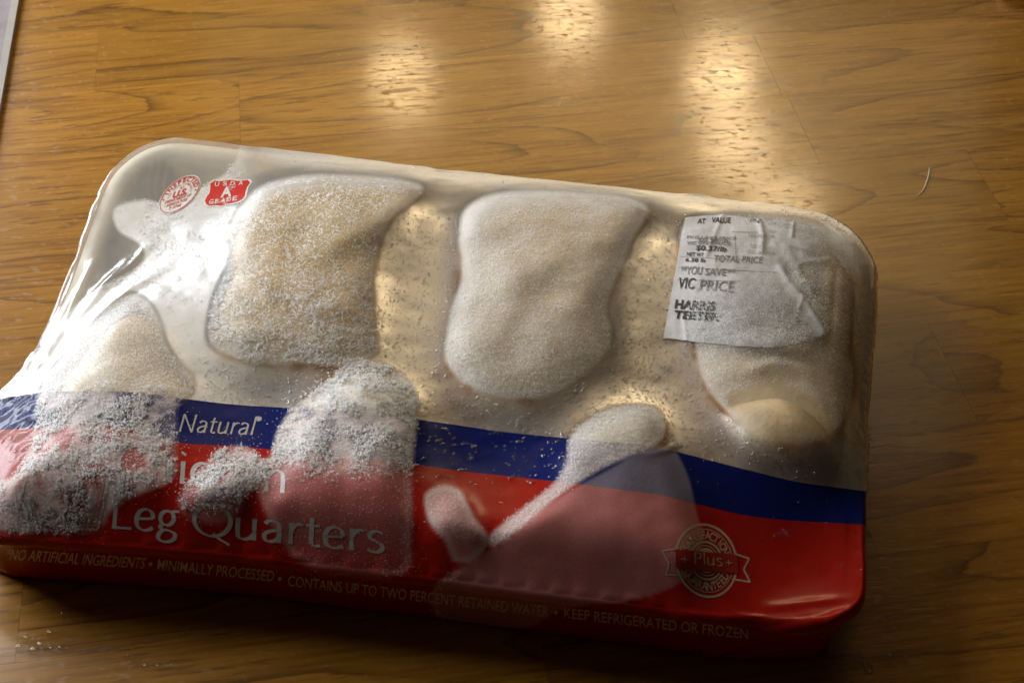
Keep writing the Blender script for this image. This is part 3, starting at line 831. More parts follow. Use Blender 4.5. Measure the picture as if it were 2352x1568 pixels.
# -------- calligraphic letters (drawn with a broad pen, like the package type)
def el(cx, cy, rx, ry, a0, a1, n=22):
    a = np.radians(np.linspace(a0, a1, n)); return [(cx + rx*math.cos(t), cy + ry*math.sin(t)) for t in a]
G = {  # glyph: (advance, strokes) in units of x-height = 1
 'N': (1.55, [[(.18, 0), (.18, 1.5)], [(.18, 1.5), (1.2, 0)], [(1.2, 0), (1.2, 1.5)]]),
 'L': (1.02, [[(.2, 0), (.2, 1.5)], [(.2, .05), (.95, .05)]]),
 'C': (1.40, [el(.88, .75, .74, .74, 52, 308, 30)]),
 'Q': (1.72, [el(.86, .75, .74, .74, 90, 450, 40), [(.9, .12), (1.2, -.1), (1.6, -.32)]]),
 'a': (1.02, [[(.16, .82), (.28, .95), (.5, .97), (.7, .86), (.74, .66), (.74, 0)], [(.74, .58), (.45, .52), (.2, .4), (.14, .22), (.24, .05), (.45, .04), (.65, .14), (.74, .28)]]),
 't': (.72, [[(.3, 1.3), (.3, .25), (.38, .06), (.52, .02), (.66, .07)], [(.06, .95), (.64, .95)]]),
 'u': (1.14, [[(.18, .98), (.18, .34), (.26, .08), (.48, .02), (.72, .12), (.86, .3)], [(.86, .98), (.86, 0)]]),
 'r': (.74, [[(.2, 0), (.2, .98)], [(.2, .62), (.34, .86), (.52, .95), (.70, .92)]]),
 'l': (.48, [[(.22, 0), (.22, 1.58)]]),
 'h': (1.14, [[(.2, 0), (.2, 1.58)], [(.2, .6), (.36, .86), (.6, .96), (.8, .86), (.86, .62), (.86, 0)]]),
 'i': (.48, [[(.22, 0), (.22, .98)], [(.19, 1.28), (.25, 1.36)]]),
 'c': (.92, [el(.56, .49, .42, .48, 50, 310, 26)]),
 'k': (1.02, [[(.2, 0), (.2, 1.58)], [(.82, .97), (.24, .48)], [(.38, .58), (.9, 0)]]),
 'e': (1.02, [[(.16, .52), (.86, .56)] , [(.86, .56), (.82, .8), (.66, .95), (.48, .97), (.27, .87), (.15, .62), (.14, .4), (.23, .15), (.45, .02), (.68, .04), (.88, .16)]]),
 'n': (1.14, [[(.2, 0), (.2, .98)], [(.2, .6), (.36, .86), (.6, .96), (.8, .86), (.86, .62), (.86, 0)]]),
 'g': (1.04, [el(.46, .64, .30, .32, 0, 360, 26), [(.62, .9), (.8, .97), (.98, .96)], [(.28, .36), (.18, .22), (.3, .12), (.6, .07), (.84, -.06), (.82, -.3), (.56, -.44), (.28, -.42), (.12, -.27), (.16, -.08), (.32, .1)]]),
 's': (.84, [[(.72, .86), (.58, .95), (.38, .96), (.2, .84), (.22, .64), (.45, .51), (.68, .38), (.72, .18), (.54, .03), (.32, .02), (.12, .12)]]),
 'T': (1.2, [[(.6, 0), (.6, 1.5)], [(.08, 1.45), (1.12, 1.45)]]),
 '*': (.6, [[(.3, 1.1), (.3, 1.5)], [(.12, 1.2), (.48, 1.4)], [(.12, 1.4), (.48, 1.2)]]),
 'P': (1.1, [[(.2, 0), (.2, 1.5)], [(.2, 1.42), (.6, 1.44), (.9, 1.3), (.93, 1.08), (.8, .82), (.5, .7), (.22, .72)]]),
 '+': (1.0, [[(.15, .5), (.85, .5)], [(.5, .15), (.5, .85)]]),
}
def pen(fl, word, p0, p1, xh, thick=.19, thin=.075, angle=18, slant=0.):
    """p0->p1 baseline, xh = pixel vector of one x-height"""
    tot = sum(G[c][0] for c in word); p0, p1, xh = np.array(p0, float), np.array(p1, float), np.array(xh, float)
    u = (p1 - p0)/tot; x = 0; na = math.radians(angle)
    for c in word:
        adv, st = G[c]
        for s in st:
            smooth = len(s) > 3
            P = catmull(s, 5) if (smooth and len(s) < 16) else (np.array(s, float) if len(s) > 3 else resample(np.array(s, float), 8, False))
            t = np.gradient(P, axis=0); t /= np.linalg.norm(t, axis=1)[:, None] + 1e-9
            w_ = thin + (thick - thin)*np.abs(t[:, 1]*math.cos(na) + t[:, 0]*math.sin(na))
            if not smooth and c not in '*+i':                     # flared stroke ends
                q = np.abs(np.linspace(-1, 1, len(P))); w_ = w_*(.9 + .22*q**4)
            if c == 'i' and len(s) == 2 and s[0][1] > 1.2: w_ = np.full(len(P), .24)
            nn = np.column_stack([-t[:, 1], t[:, 0]])
            Lp, Rp = P + nn*w_[:, None]/2, P - nn*w_[:, None]/2
            f = lambda Q: [p0 + u*(x + q[0] + slant*q[1]) + xh*q[1] for q in Q]
            fl.strip(f(Lp), f(Rp))
        x += adv

# -------- lettering on the blue band and the red panel
f = Flat(); pen(f, 'Natural', (408, 991), (584, 999), (4.5, -27), .17, .07, slant=.12); pen(f, '*', (578, 999), (600, 1000), (4, -29), .13, .11)
f.build('band_lettering', M['letter'], L=6)
f = Flat(); pen(f, 'Chicken', (262, 1096), (664, 1133), (3.5, -52), .19, .075); f.build('title_lettering', M['letter'], L=7)
f = Flat(); pen(f, 'Leg', (252, 1212), (412, 1223), (3.5, -50), .20, .075); pen(f, 'Quarters', (438, 1226), (884, 1270), (2.5, -50), .20, .075); f.build('title_lettering', M['letter'], L=7)
f = Flat()
text(f, '*NO ARTIFICIAL INGREDIENTS', (10, 1283), (330, 1305), (7, -24), .004)
text(f, 'MINIMALLY PROCESSED', (360, 1307), (628, 1334), (4, -24), .004)
text(f, 'CONTAINS UP TO TWO PERCENT RETAINED WATER', (661, 1344), (1259, 1415), (2, -23.5), .004)
text(f, 'KEEP REFRIGERATED OR FROZEN', (1296, 1417), (1718, 1466), (0, -23), .004)
for c in ((346, 1294), (643, 1328), (1277, 1405)): f.poly([(c[0] + 4.5*math.cos(a), c[1] + 4.5*math.sin(a)) for a in np.linspace(0, 2*math.pi, 14, endpoint=False)])
f.build('small_lettering', M['smallprint'], L=7)
# store emblem: boxed word at the left of the title
f = Flat(); pen(f, 'Teeter', (50, 1196), (216, 1213), (4, -26), .17, .075, slant=.1)
f.stroke(resample(np.array([(70, 1062), (254, 1086), (226, 1217), (38, 1198)], float), 60), 3.2, True)
f.stroke(resample(np.array([(78, 1072), (243, 1093), (217, 1205), (50, 1187)], float)[[0, 1, 2]], 40, False), 2.0)
f.stroke(resample(np.array([(217, 1206), (55, 1189)], float), 30, False), 2.0)
f.build('store_emblem', M['letter'], L=7)

# -------- inspection seal
c, ex, ey = (412.5, 448), (46.1, -14.2), (14.8, -42.7)
def circ(r, n=60, a0=0, a1=360): 
    a = np.radians(np.linspace(a0, a1, n, endpoint=(a1 - a0) % 360 != 0)); e1, e2, cc = np.array(ex), np.array(ey), np.array(c)
    return [cc + e1*r*math.cos(t) + e2*r*math.sin(t) for t in a]
f = Flat(); f.poly(circ(1.0)); seal = f.build('inspection_seal', M['sealwhite'], L=8, lift=.00022, label='round inspection stamp in red on white')
f = Flat(); f.stroke(circ(.93), 1.8, True)
arc_text(f, 'INSPECTED', c, ex, ey, .66, 168, 12, .22, 1.0, .03)
arc_text(f, 'FOR WHOLESOMENESS', c, ex, ey, .50, 185, -5, .10, .85, .01)
t_ = lambda x, y: tuple(np.array(c) + np.array(ex)*x + np.array(ey)*y)
up = lambda k: tuple(np.array(ey)*k)
text(f, 'BY', t_(-.07, .30), t_(.13, .30), up(.12), .01)
text(f, 'U.S.', t_(-.36, -.08), t_(.38, -.08), up(.32), .05)
text(f, 'DEPARTMENT OF', t_(-.64, -.29), t_(.64, -.29), up(.15), .02)
text(f, 'AGRICULTURE', t_(-.52, -.50), t_(.52, -.50), up(.15), .02)
text(f, 'P-2760', t_(-.30, -.71), t_(.30, -.71), up(.14), .02)
for x in (-.80, .80): f.poly([t_(x + .045*math.cos(a), -.02 + .045*math.sin(a)) for a in np.linspace(0, 6.28, 8, endpoint=False)])
f.build('seal_lettering', M['sealred'], parent=seal, L=6, lift=.00034)
# -------- grade shield
def c7(x, y): return ((450 + x*350/2352)*PW/3072, (480 + y*350/2352)*PW/3072)
shp = [(1300, 425), (1380, 436), (1460, 435), (1550, 422), (1630, 410), (1710, 425), (1800, 430), (1890, 424), (1970, 412), (2020, 465), (1950, 560), (1928, 650), (1910, 740), (1860, 800), (1780, 845), (1650, 880), (1560, 895), (1440, 930), (1340, 920), (1200, 930), (1140, 905), (1110, 840), (1140, 760), (1200, 680), (1216, 600), (1220, 530), (1210, 490)]
sc = np.mean(shp, 0)
f = Flat(); f.poly([c7(*(sc + (np.array(q) - sc)*1.10)) for q in shp]); f.build('shield_border', M['sealwhite'], L=8, lift=.00020)
f = Flat(); f.poly([c7(*q) for q in shp]); shield = f.build('grade_shield', M['shield'], L=8, lift=.00030, label='red grade shield with white letters')
f = Flat()
upv = (2.0, -9.5)
for ch, x, y in (('U', 1350, 540), ('S', 1510, 535), ('D', 1665, 528), ('A', 1830, 520)):
    p = np.array(c7(x, y)); text(f, ch, p - (5, 0), p + (5, -.3), (1.2, -9.5), .012)
p = np.array(c7(1530, 755)); text(f, 'A', p - (12, -1.5), p + (13, -1.5), (2.5, -22), .03)
for ch, x, y in (('G', 1235, 900), ('R', 1355, 888), ('A', 1475, 872), ('D', 1590, 852), ('E', 1710, 830)):
    p = np.array(c7(x, y)); text(f, ch, p - (5.2, -.8), p + (5.2, -.8), (1.6, -10), .012)
f.build('shield_lettering', M['sealwhite'], parent=shield, L=6, lift=.00042)
# -------- satisfaction seal
c, ex, ey = (1622, 1287), (73, 6.5), (-2.5, -86)
f = Flat(); f.stroke(circ(.96, 80), 5.0, True); f.stroke(circ(.84, 80), 1.6, True)
f.stroke(circ(.50, 40, 28, 152), 4.5); f.stroke(circ(.50, 40, 208, 332), 4.5); f.stroke(circ(.40, 40, 35, 145), 2.0); f.stroke(circ(.40, 40, 215, 325), 2.0)
def disc(a0, a1, r=.34):
    f.poly(circ(r, 24, a0, a1))
disc(20, 160); disc(200, 340)
arc_text(f, 'SATISFACTION', c, ex, ey, .57, 160, 20, .22, .80, .015)
arc_text(f, 'GUARANTEED', c, ex, ey, .79, 205, 335, .22, .85, .015, inward=True)
rb = lambda x, y: tuple(np.array(c) + np.array(ex)*x + np.array(ey)*y)
f.stroke(resample(np.array([rb(-.95, .24), rb(-1.38, .16), rb(-1.17, -.16), rb(-1.28, -.47), rb(-.78, -.45)]), 40, False), 3.5)
f.stroke(resample(np.array([rb(.95, .24), rb(1.36, .16), rb(1.17, -.14), rb(1.36, -.47), rb(.80, -.43)]), 40, False), 3.5)
sat = f.build('satisfaction_seal', M['seal'], L=7, label='round pale guarantee emblem with ribbon on the red film')
f = Flat(); f.poly(resample(np.array([rb(-.98, .23), rb(.98, .23), rb(1.0, -.28), rb(-.98, -.28)]), 40)); f.build('ribbon', M['bandred'], parent=sat, L=8, lift=.00030)
f = Flat(); pen(f, 'Plus', rb(-.42, -.12), rb(.50, -.12), np.array(ey)*.21, .17, .07)
pen(f, '+', rb(.52, -.12), rb(.86, -.12), np.array(ey)*.21, .09, .09); pen(f, '+', rb(-.86, -.12), rb(-.52, -.12), np.array(ey)*.21, .09, .09)
f.build('ribbon_lettering', M['seal'], parent=sat, L=6, lift=.00042)

# -------- price label
lab_poly = [(1573, 503), (1610, 499), (1660, 497), (1700, 500), (1745, 508), (1780, 508), (1822, 513), (1870, 527), (1899, 546), (1904, 600), (1888, 612), (1893, 690), (1890, 772), (1850, 785), (1780, 800), (1690, 796), (1592, 786), (1524, 778)]
def label():
    N = 2.5; X, Y = np.meshgrid(np.arange(1515, 1912, N), np.arange(490, 806, N)); sh = X.shape
    s = sdist(X, Y, np.array(lab_poly)); V = np.column_stack([X.ravel(), Y.ravel()])
    i = np.arange(X.size).reshape(sh); T = np.vstack([np.stack([i[:-1, :-1], i[:-1, 1:], i[1:, 1:]], -1).reshape(-1, 3), np.stack([i[:-1, :-1], i[1:, 1:], i[1:, :-1]], -1).reshape(-1, 3)])
    lift = .0005 + .0012*(fbm(V[:, 0]/45, V[:, 1]/45, 3) - .4).clip(0)
    for ln, wd, hh in (([(1660, 497), (1640, 545), (1622, 590)], 6, .0012), ([(1742, 505), (1752, 545), (1748, 580)], 7, .0022), ([(1822, 512), (1818, 545)], 5, .0016),
                       ([(1905, 600), (1870, 604), (1835, 610)], 6, .0014), ([(1790, 622), (1815, 660), (1850, 700), (1890, 768)], 8, .0028), ([(1580, 655), (1600, 668)], 5, .0014),
                       ([(1572, 735), (1578, 785)], 5, .0010), ([(1840, 690), (1825, 745)], 6, .0018), ([(1600, 560), (1700, 590), (1780, 600)], 12, .0007)):
        d, q = ldist(V[:, 0], V[:, 1], ln); lift = lift + .40*hh*np.exp(-(d/wd)**2)
    v, t, e = clip(np.column_stack([V, lift]), T, s.ravel(), np.zeros((len(V), 1)))
    P = []
    for x, y, l in v:
        h = on_film(x, y, l); P.append(h if h is not None else at(x, y, .055))
    me = mesh('price_label', np.array(P) - ORG, t)
    side = (v[:, 0] - 1795)*145 - (v[:, 1] - 625)*95                        # right of the turned-up flap
    wet_ = np.clip(.50*sm(0, 2500, side)*sm(590, 625, v[:, 1]) + sm(650, 720, v[:, 1])*sm(1570, 1640, v[:, 0])*.30 + .22*sm(1760, 1800, v[:, 0]) + .35*sm(1840, 1895, v[:, 0]) + .4*(fbm(v[:, 0]/60, v[:, 1]/60, 3) - .5), 0, .80)
    flap, _ = ldist(v[:, 0], v[:, 1], [(1800, 640), (1840, 700), (1880, 765)]); wet_ = wet_*sm(4, 22, flap)
    a_ = me.attributes.new('wet', 'FLOAT', 'POINT'); a_.data.foreach_set('value', wet_.astype(np.float32))
    return me
lab_me = label()
lab = link('price_label', lab_me, M['paper'], pkg, label='crumpled white paper price label with black print')
film_bvh = BVH
lv = [v.co + Vector(pkg.location) for v in lab_me.vertices]
BVH = BVHTree.FromPolygons([tuple(v) for v in lv], [tuple(p.vertices) for p in lab_me.polygons])
def lab_text(name, items, mat):
    for body, p0, p1, h, off in items:
        f = Flat(); text(f, body, p0, p1, (h*.18, -h), off); f.build(name, mat, parent=lab, L=4, lift=.00030)
lab_text('label_lettering', [('AT', (1601, 514), (1619, 514), 11, .02), ('VALUE', (1633, 512), (1677, 513), 12, .02), ('HQ', (1722, 510), (1745, 511), 12, .02),
    ('$0.37/lb', (1598, 575), (1668, 579), 11, .02), ('NET WT', (1577, 588), (1616, 590), 8, .02), ('6.38 lb', (1574, 601), (1620, 603), 8, .02),
    ('VIC', (1556, 662), (1594, 664), 24, .012), ('HARRIS', (1549, 708), (1642, 714), 19, .035), ('TEETER', (1547, 731), (1652, 737), 17, .035)], M['ink'])
lab_text('label_lettering', [('VIC UNIT PRICE', (1577, 562), (1676, 564), 7, .015), ('TOTAL PRICE', (1638, 601), (1750, 605), 14, .01), ('**YOU', (1562, 630), (1611, 631), 18, .01),
    ('SAVE**', (1618, 632), (1686, 634), 15, .01), ('PRICE', (1606, 666), (1684, 671), 23, .012), ('PKG UNIT PRICE', (1577, 548), (1690, 551), 6, .01), ('$0.99/lb', (1602, 556), (1672, 558), 9, .01)], M['fadedink'])
lab_text('label_lettering', [('CHICKEN LEG QTRS', (1760, 514), (1890, 540), 9, .0), ('PACKED ON', (1718, 545), (1778, 549), 8, 0), ('SELL BY', (1722, 569), (1770, 574), 8, 0), ('02/23/09', (1716, 581), (1778, 587), 8, 0),
    ('$6.32', (1828, 628), (1880, 636), 17, .01), ('$3.96', (1832, 662), (1884, 670), 15, .01), ('KEEP FROZEN', (1810, 570), (1880, 590), 8, 0), ('USA', (1762, 534), (1782, 536), 6, 0)], M['paleink'])
f = Flat()
for ln in ([(1688, 540), (1690, 590)], [(1560, 601 - 12), (1720, 598)], [(1558, 614), (1790, 626)], [(1556, 642), (1700, 646)], [(1680, 533), (1740, 534)]):
    f.stroke(resample(np.array(ln, float), 24, False), 1.3)
f.build('label_rule', M['paleink'], parent=lab, L=6, lift=.00010)
BVH = film_bvh
LABSD = sdist(FPX_, FPY_, np.array(lab_poly))

# ------------------------------------------------------------------ frost crystals on the film
face_c = FV[FQ].mean(1); face_n = FN[FQ].mean(1); face_n /= np.linalg.norm(face_n, axis=1)[:, None] + 1e-12
face_a = np.linalg.norm(np.cross(FV[FQ[:, 2]] - FV[FQ[:, 0]], FV[FQ[:, 3]] - FV[FQ[:, 1]]), axis=1)/2
fpx, fpy = to_px(face_c)
sd = {k: SD[k][FQ].mean(1) for k in SD}; labsd = LABSD[FQ].mean(1)
fsB, fsR, fcon, fdry = sB[FQ].mean(1), sR[FQ].mean(1), contact[FQ].mean(1), sdry[FQ].mean(1)
vis = (face_n @ np.array([0, -.65, .76]) > -.1)
def sample_faces(weight, n):
    w_ = weight*face_a*vis; w_ = w_/w_.sum(); f_ = RNG.choice(len(FQ), n, p=w_)
    u, v = RNG.random(n)[:, None], RNG.random(n)[:, None]; q = FV[FQ[f_]]
    P = (q[:, 0]*(1-u) + q[:, 1]*u)*(1-v) + (q[:, 3]*(1-u) + q[:, 2]*u)*v
    return P, face_n[f_], f_
def area(weight): return float((np.clip(weight, 0, 1)*face_a*vis).sum()*1e4)      # cm2
NV, NF, NN = [], [], []; ncount = 0
def needles(weight, per_cm2, lmin, lmax, wd, burst=1, tilt=(10, 55), lift=.0004):
    global ncount
    n = int(area(weight)*per_cm2)
    if n <= 0: return
    P, N, f_ = sample_faces(weight, n)
    P = np.repeat(P, burst, 0); N = np.repeat(N, burst, 0); n = len(P)
    if burst > 1: P = P + RNG.normal(0, .00035, P.shape)
    P = P + N*lift*RNG.random((n, 1))
    r = RNG.normal(size=(n, 3)); T = r - (r*N).sum(1)[:, None]*N; T /= np.linalg.norm(T, axis=1)[:, None]; B = np.cross(N, T)
    a = np.radians(RNG.uniform(*tilt, n))[:, None]; D = T*np.cos(a) + N*np.sin(a); E_ = -T*np.sin(a) + N*np.cos(a)
    L = (lmin + (lmax - lmin)*RNG.random(n)**1.6)[:, None]; W_ = wd*(.6 + .8*RNG.random((n, 1)))
    pts = np.stack([P - B*W_/2, P + D*L*.45 + E_*W_*.5, P + B*W_/2, P + D*L], 1)      # folded blade: 2 triangles
    nn = N[:, None] + RNG.normal(0, .16, (n, 4, 3)); nn /= np.linalg.norm(nn, axis=2)[..., None]; NN.append(nn.reshape(-1, 3))
    NV.append(pts.reshape(-1, 3)); k = np.arange(n)[:, None]*4 + ncount
    for tri in ((0, 1, 3), (1, 2, 3)):
        fl_ = (np.cross(pts[:, tri[1]] - pts[:, tri[0]], pts[:, tri[2]] - pts[:, tri[0]])*N).sum(1) < 0
        q_ = k + np.array(tri); q_[fl_] = q_[fl_][:, ::-1]; NF.append(q_)
    ncount += n*4
fn1 = fbm(face_c[:, 0]*150, face_c[:, 1]*150, 3); fn2 = fbm(face_c[:, 0]*300 + 3, face_c[:, 1]*300, 3)
g = lambda k, a, b: sm(a, b, sd[k])
low1 = sm(600, 780, fpy)
tb1 = 1 - .8*sm(60, 20, sd['C1'])*sm(520, 450, fpy); tb2 = 1 - .8*sm(60, 20, sd['C2'])*sm(540, 470, fpy)
needles(tb1*g('C1', 0, 24)*(.35 + .65*sm(.35, .65, fn2)), 80, .0013, .0031, .00046)
needles(tb1*g('C1', -2, 12)*sm(60, 14, sd['C1']), 40, .0004, .0009, .0003)
needles(tb1*g('C1', 4, 28), 95, .0005, .0014, .00032)
needles(tb1*g('C1', 0, 16)*low1*sm(.40, .55, fn1), 85, .0012, .0028, .00036, 3)
needles(tb2*g('C2', 0, 20)*(.4 + .6*sm(.35, .65, fn2)), 110, .0008, .0019, .00032)
needles(tb2*g('C2', -2, 12)*sm(70, 14, sd['C2']), 50, .0004, .0009, .00028)
needles(tb2*g('C2', 0, 18), 150, .0004, .0010, .00026)
needles(tb2*g('C2', 0, 14)*sm(720, 860, fpy), 45, .0007, .0016, .00028, 2)
needles(g('C3', 0, 20)*(.5 + .5*fn2)*sm(4, -8, sd['C3e'])*(labsd < -4), 190, .0005, .0011, .00030)
needles(g('C3', 0, 20)*sm(.46, .6, fn1)*sm(4, -8, sd['C3e'])*sm(1800, 1640, fpx)*(labsd < -4), 90, .0005, .0011, .00026, 2)
needles(g('C4', 0, 20)*(fsB < 0), 260, .0006, .0016, .00028)
needles(g('C4', -6, 12)*(fsB > -20)*sm(.40, .54, fn1), 110, .0008, .0018, .00046, 4)
needles(g('C4', -6, 12)*(fsB > 0), 110, .0005, .0013, .00032)
needles(g('C6', -8, 6)*sm(1200, 1110, fpy), 160, .0006, .0014, .00032)
needles(g('C6', -8, 6)*sm(.38, .52, fn1)*sm(1200, 1100, fpy), 150, .0008, .0018, .00046, 4)
up5f = sm(1110, 1030, fpy)
needles(g('C5', -8, 8)*up5f, 130, .0006, .0015, .00032)
needles(g('C5', -8, 8)*up5f*sm(.38, .52, fn1), 130, .0008, .0019, .00046, 4)
needles(g('C5', -8, 8)*sm(1030, 1090, fpy), 30, .0004, .0011, .00026)
needles(g('C5', -8, 8)*sm(34, 4, sd['C5'])*sm(1030, 1150, fpy)*(fpx > 880), 110, .0005, .0012, .00026)
needles(g('C7a', -6, 8), 130, .0006, .0014, .00028, 2)
needles(g('C8', -4, 6)*sm(1280, 1180, fpy), 130, .0004, .0009, .00026)
needles(g('C7b', -6, 6)*sm(26, 4, sd['C7b'])*sm(1130, 1010, fpx), 110, .0004, .0010, .00026)
# frost dust around the heavy patches
needles((fsB > 0)*sm(-60, 0, np.maximum(np.maximum(sd['C4'], sd['C5']), sd['C6'])), 14, .0003, .0008, .00025)
needles((fsR > 0)*sm(700, 100, fpx)*(fpy < 1340), 8, .0002, .0005, .0002)
needles(((fsB < 0) & (fcon < 0) & (fdry < 0)).astype(float)*sm(640, 560, fpx)*sm(720, 640, fpy)*sm(.50, .60, fn1)*sm(540, 500, fpx + .3*(fpy - 500))*sm(.010, .020, sdist(face_c[:, 0], face_c[:, 1], rim[::8])), 60, .0004, .0009, .0005, 4, (0, 20), .0002)
# frost that has grown over the lower part of the price label
lowlab = catmull([(1600, 690), (1660, 668), (1760, 640), (1900, 640), (1900, 800), (1600, 800), (1580, 770)], 4, True)
needles(sm(-20, 30, sdist(fpx, fpy, lowlab))*(labsd > -6), 420, .0005, .0012, .00032, 1, (15, 70), .0042)
needles(sm(1640, 1760, fpx)*sm(1960, 1900, fpx)*(labsd > 0), 160, .0004, .0008, .00024, 1, (15, 70), .004)
NVa, NFa = np.vstack(NV), np.vstack(NF)
fme = mesh_np('frost', NVa - ORG, NFa, True)
if len(fme.vertices) == len(NVa): fme.normals_split_custom_set_from_vertices(np.vstack(NN).tolist())
link('frost', fme, M['frost'], pkg, kind='stuff', label='white frost crystals on the film over the meat')

# ------------------------------------------------------------------ droplets on the film
def dome(n1=7, n2=3):
    V = [(0, 0, 1.)]; F = []
    for k in range(1, n2 + 1):
        a = k/n2*math.pi/2
        for j in range(n1): V.append((math.sin(a)*math.cos(2*math.pi*j/n1), math.sin(a)*math.sin(2*math.pi*j/n1), math.cos(a)))
    for j in range(n1): F.append((0, 1+j, 1+(j+1) % n1))
    for k in range(n2 - 1):
        for j in range(n1):
            a, b = 1+k*n1+j, 1+k*n1+(j+1) % n1; F += [(a, a+n1, b+n1), (a, b+n1, b)]
    return np.array(V), np.array(F)
DV, DF = dome()
DVs, DFs = [], []; dcount = 0
def drops(weight, per_cm2, rmin, rmax, flat=.6, pw=2.5):
    global dcount
    n = int(area(weight)*per_cm2)
    if n <= 0: return
    P, N, f_ = sample_faces(weight, n)
    r = RNG.normal(size=(n, 3)); T = r - (r*N).sum(1)[:, None]*N; T /= np.linalg.norm(T, axis=1)[:, None]; B = np.cross(N, T)
    R = (rmin + (rmax - rmin)*RNG.random(n)**pw)[:, None]; e1 = R*RNG.uniform(.85, 1.2, (n, 1))
    V = P[:, None] + N[:, None]*(.00004) + T[:, None]*(DV[None, :, :1]*e1[:, None]) + B[:, None]*(DV[None, :, 1:2]*R[:, None]) + N[:, None]*(DV[None, :, 2:]*R[:, None]*flat)
    DVs.append(V.reshape(-1, 3)); DFs.append((DF[None] + (np.arange(n)*len(DV))[:, None, None] + dcount).reshape(-1, 3)); dcount += n*len(DV)
opn = ((fsB < 0)).astype(float)*sm(0, -10, fcon)*sm(2, -6, fdry)
nolab = (labsd < 0)
drops(opn*sm(560, 760, fpx)*nolab*sm(470, 500, fpy), 30, .00030, .00075)
drops(opn*sm(560, 760, fpx)*nolab*(fpx < 1990)*sm(470, 540, fpy), 5, .0005, .0011)
drops(opn*sm(1380, 1440, fpx)*nolab*sm(700, 800, fpy)*sm(1650, 1580, fpx), 45, .00025, .00065)
drops(opn*sm(450, 500, fpx)*sm(800, 800.1, 800+0*fpx+1)*sm(820, 860, fpy)*sm(760, 700, fpx), 45, .00025, .00065)
drops(opn*sm(620, 560, fpx), 25, .00018, .00042)
drops((fsB > 0)*sm(0, -10, fcon)*(fpy < 1330), 5, .0002, .0006)
drops((fsB > 0)*sm(0, -10, fcon)*sm(940, 1000, fpx)*sm(1340, 1300, fpx)*(fsR < 30), 6, .0004, .0013, .45)
back_f = back[FQ].mean(1)
drops(back_f*(fpx > 640), 14, .0002, .0005)
link('condensation', mesh_np('condensation', np.vstack(DVs) - ORG, np.vstack(DFs)), M['water'], pkg, kind='stuff', label='water droplets beaded on the film')

# ================================================================== small things on the table
def bead(px, py, r, ln=1., ang=0., flat=.6):
    V, F = dome(16, 6); V = V*np.array([r*ln, r, r*flat]); F = [tuple(f_) for f_ in F]
    return V, F, at(px, py, 0)
def s2(x, y): return (x*800/2352*PW/3072, (1600 + y*800/2352)*PW/3072)
where = ['highest of the beads at lower left, right under the dark front edge', 'second bead down under the front edge at lower left', 'rightmost bead of the lower left cluster, in half shadow', 'large bead midway down the lower left cluster, alone', 'bead at upper left of the lowest five on the lower left', 'large bead in the middle of the lowest row group at left', 'leftmost bead on the wood at the lower left', 'lowest and largest bead on the wood at the lower left', 'small bead third from left in the bottom row at lower left', 'bead at the right end of the bottom row at lower left']
beads = [(585, 708, 1.0), (600, 758, .9), (760, 808, .9), (470, 876, 1.3), (250, 926, 1.0), (378, 984, 1.2), (190, 1002, 1.1), (322, 1030, 1.3), (472, 1015, .8), (553, 1010, .9)]
for (x, y, k), wl in zip(beads, where):
    V, F, q = bead(*s2(x, y), .0021*k, 1.15)
    o = link('water_drop', mesh('water_drop', V, F), M['bead'], None, label='clear water drop, ' + wl, category='water drop', group='water beads at the lower left'); o.location = q + Vector((0, 0, .0002))
for x, y, k in [(1136, 1080, .7), (1150, 1130, .6), (1200, 1118, .6), (1270, 1100, .7), (1300, 1168, 1.), (1412, 1168, 1.), (1525, 1163, .8), (1615, 1060, .5), (1695, 1150, .5), (1412, 1095, .5)]:
    V, F, q = bead(*s2(x, y), .0021*k, 1.15)
    o = link('water_drop', mesh('water_drop', V, F), M['bead'], None, label='small dim water bead in the dark shadow before the package', category='water drop', group='water beads in the shadow'); o.location = q + Vector((0, 0, .0002))
def s5(x, y): return ((2400 + x*672/1505)*PW/3072, (1348 + y*672/1505)*PW/3072)
for x, y, k in [(708, 1008, .8), (712, 1078, .6), (616, 1112, .7), (578, 1203, .6), (632, 1205, .7), (645, 1358, .8), (610, 1395, .9), (716, 1400, 1.), (786, 1396, .6), (420, 1380, .6), (705, 925, .5)]:
    V, F, q = bead(*s5(x, y), .0019*k, 1.2)
    o = link('water_drop', mesh('water_drop', V, F), M['bead'], None, label='small water bead on the wood at the lower right, beside the red corner', category='water drop', group='water beads at the lower right'); o.location = q + Vector((0, 0, .0002))
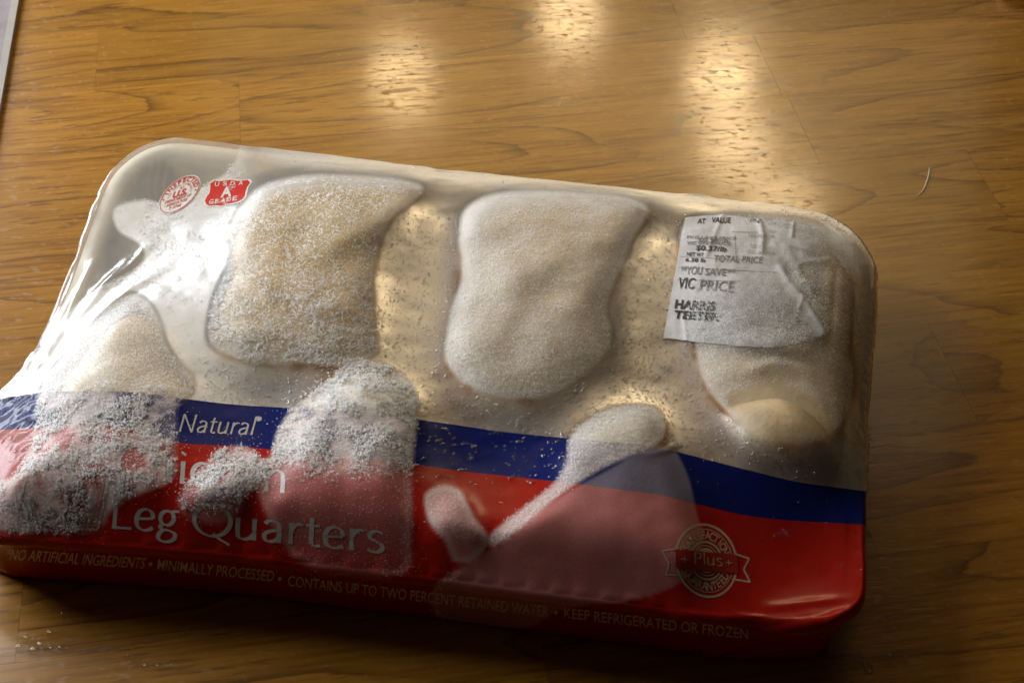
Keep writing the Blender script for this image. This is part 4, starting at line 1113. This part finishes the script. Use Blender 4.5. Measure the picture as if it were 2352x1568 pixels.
# a U-shaped water trail left on the wood
pts = catmull([s5(*q) for q in ((405, 1395), (415, 1440), (435, 1490), (465, 1498), (475, 1465), (455, 1420))], 6)
def ridge_mesh(P2, r, flat, z0=.0002):
    P = np.array([at(x, y, 0) for x, y in P2]); t = np.gradient(P, axis=0); t /= np.linalg.norm(t, axis=1)[:, None]; n = np.column_stack([-t[:, 1], t[:, 0], 0*t[:, 0]])
    V, F = [], []; m = 7; N_ = len(P)
    for i in range(N_):
        e = math.sqrt(max(0.02, 1 - abs(2*i/(N_-1) - 1)**6))
        for j in range(m):
            a = math.pi*j/(m-1); V.append(P[i] + n[i]*math.cos(a)*r*e + np.array([0, 0, math.sin(a)*r*flat*e + z0]))
    for i in range(N_ - 1):
        for j in range(m - 1): F.append((i*m+j, (i+1)*m+j, (i+1)*m+j+1, i*m+j+1))
        F.append((i*m+m-1, (i+1)*m+m-1, (i+1)*m, i*m))
    F.append(tuple(range(m))[::-1]); F.append(tuple((N_-1)*m + j for j in range(m)))
    c = P.mean(0); return mesh('r', np.array(V) - c, F), c
me, c0 = ridge_mesh(pts, .0009, .4)
o = link('water_trail', me, M['bead'], None, label='thin U-shaped water trail on the wood at the lower right', category='water trail'); o.location = c0
def s3(x, y): return ((1800 + x*1272/2352)*PW/3072, (y*1272/2352)*PW/3072)
pts = catmull([s3(*q) for q in ((1828, 930), (1824, 965), (1812, 1010), (1790, 1060), (1755, 1092))], 8)
me, c0 = ridge_mesh(pts, .00035, 1.0)
o = link('fibre', me, M['hair'], None, label='short pale curved fibre lying on the wood right of the package', category='fibre'); o.location = c0
# grey edging strip at the left end of the table
def bar(name, a, b, off0, off1, z0, z1, mat, parent):
    V = []
    for q in (a, b):
        for o_, z in ((off0, z0), (off1, z0), (off1, z1), (off0, z1)): V.append(tuple(q + nrm*o_ + Vector((0, 0, z))))
    F = [(0, 1, 2, 3), (7, 6, 5, 4), (0, 4, 5, 1), (1, 5, 6, 2), (2, 6, 7, 3), (3, 7, 4, 0)]
    me = mesh(name, np.array(V) - np.array(parent.location), F, False); return link(name, me, mat, parent)
ed = empty('edge_strip', A, label='pale grey strip along the left end of the wood, cut off at the corner', category='edging')
bar('strip', A2, B2, .0035, .05, -.008, .0016, M['trim'], ed); bar('bead', A2, B2, -.001, .0035, -.008, .0034, M['trimlight'], ed)
# pink thing peeping in at the far right corner
bm = bmesh.new(); bmesh.ops.create_icosphere(bm, subdivisions=3, radius=.012)
for v in bm.verts: v.co.x *= 1.6; v.co.z *= .55; v.co += Vector((0, 0, .0065)) + v.normal*.001*math.sin(v.co.x*700)
me = bpy.data.meshes.new('pink_scrap'); bm.to_mesh(me); bm.free(); me.polygons.foreach_set('use_smooth', [True]*len(me.polygons))
o = link('pink_scrap', me, M['pink'], None, label='small blurred pink thing at the far right corner of the wood', category='scrap'); o.location = at(2362, -14, 0)
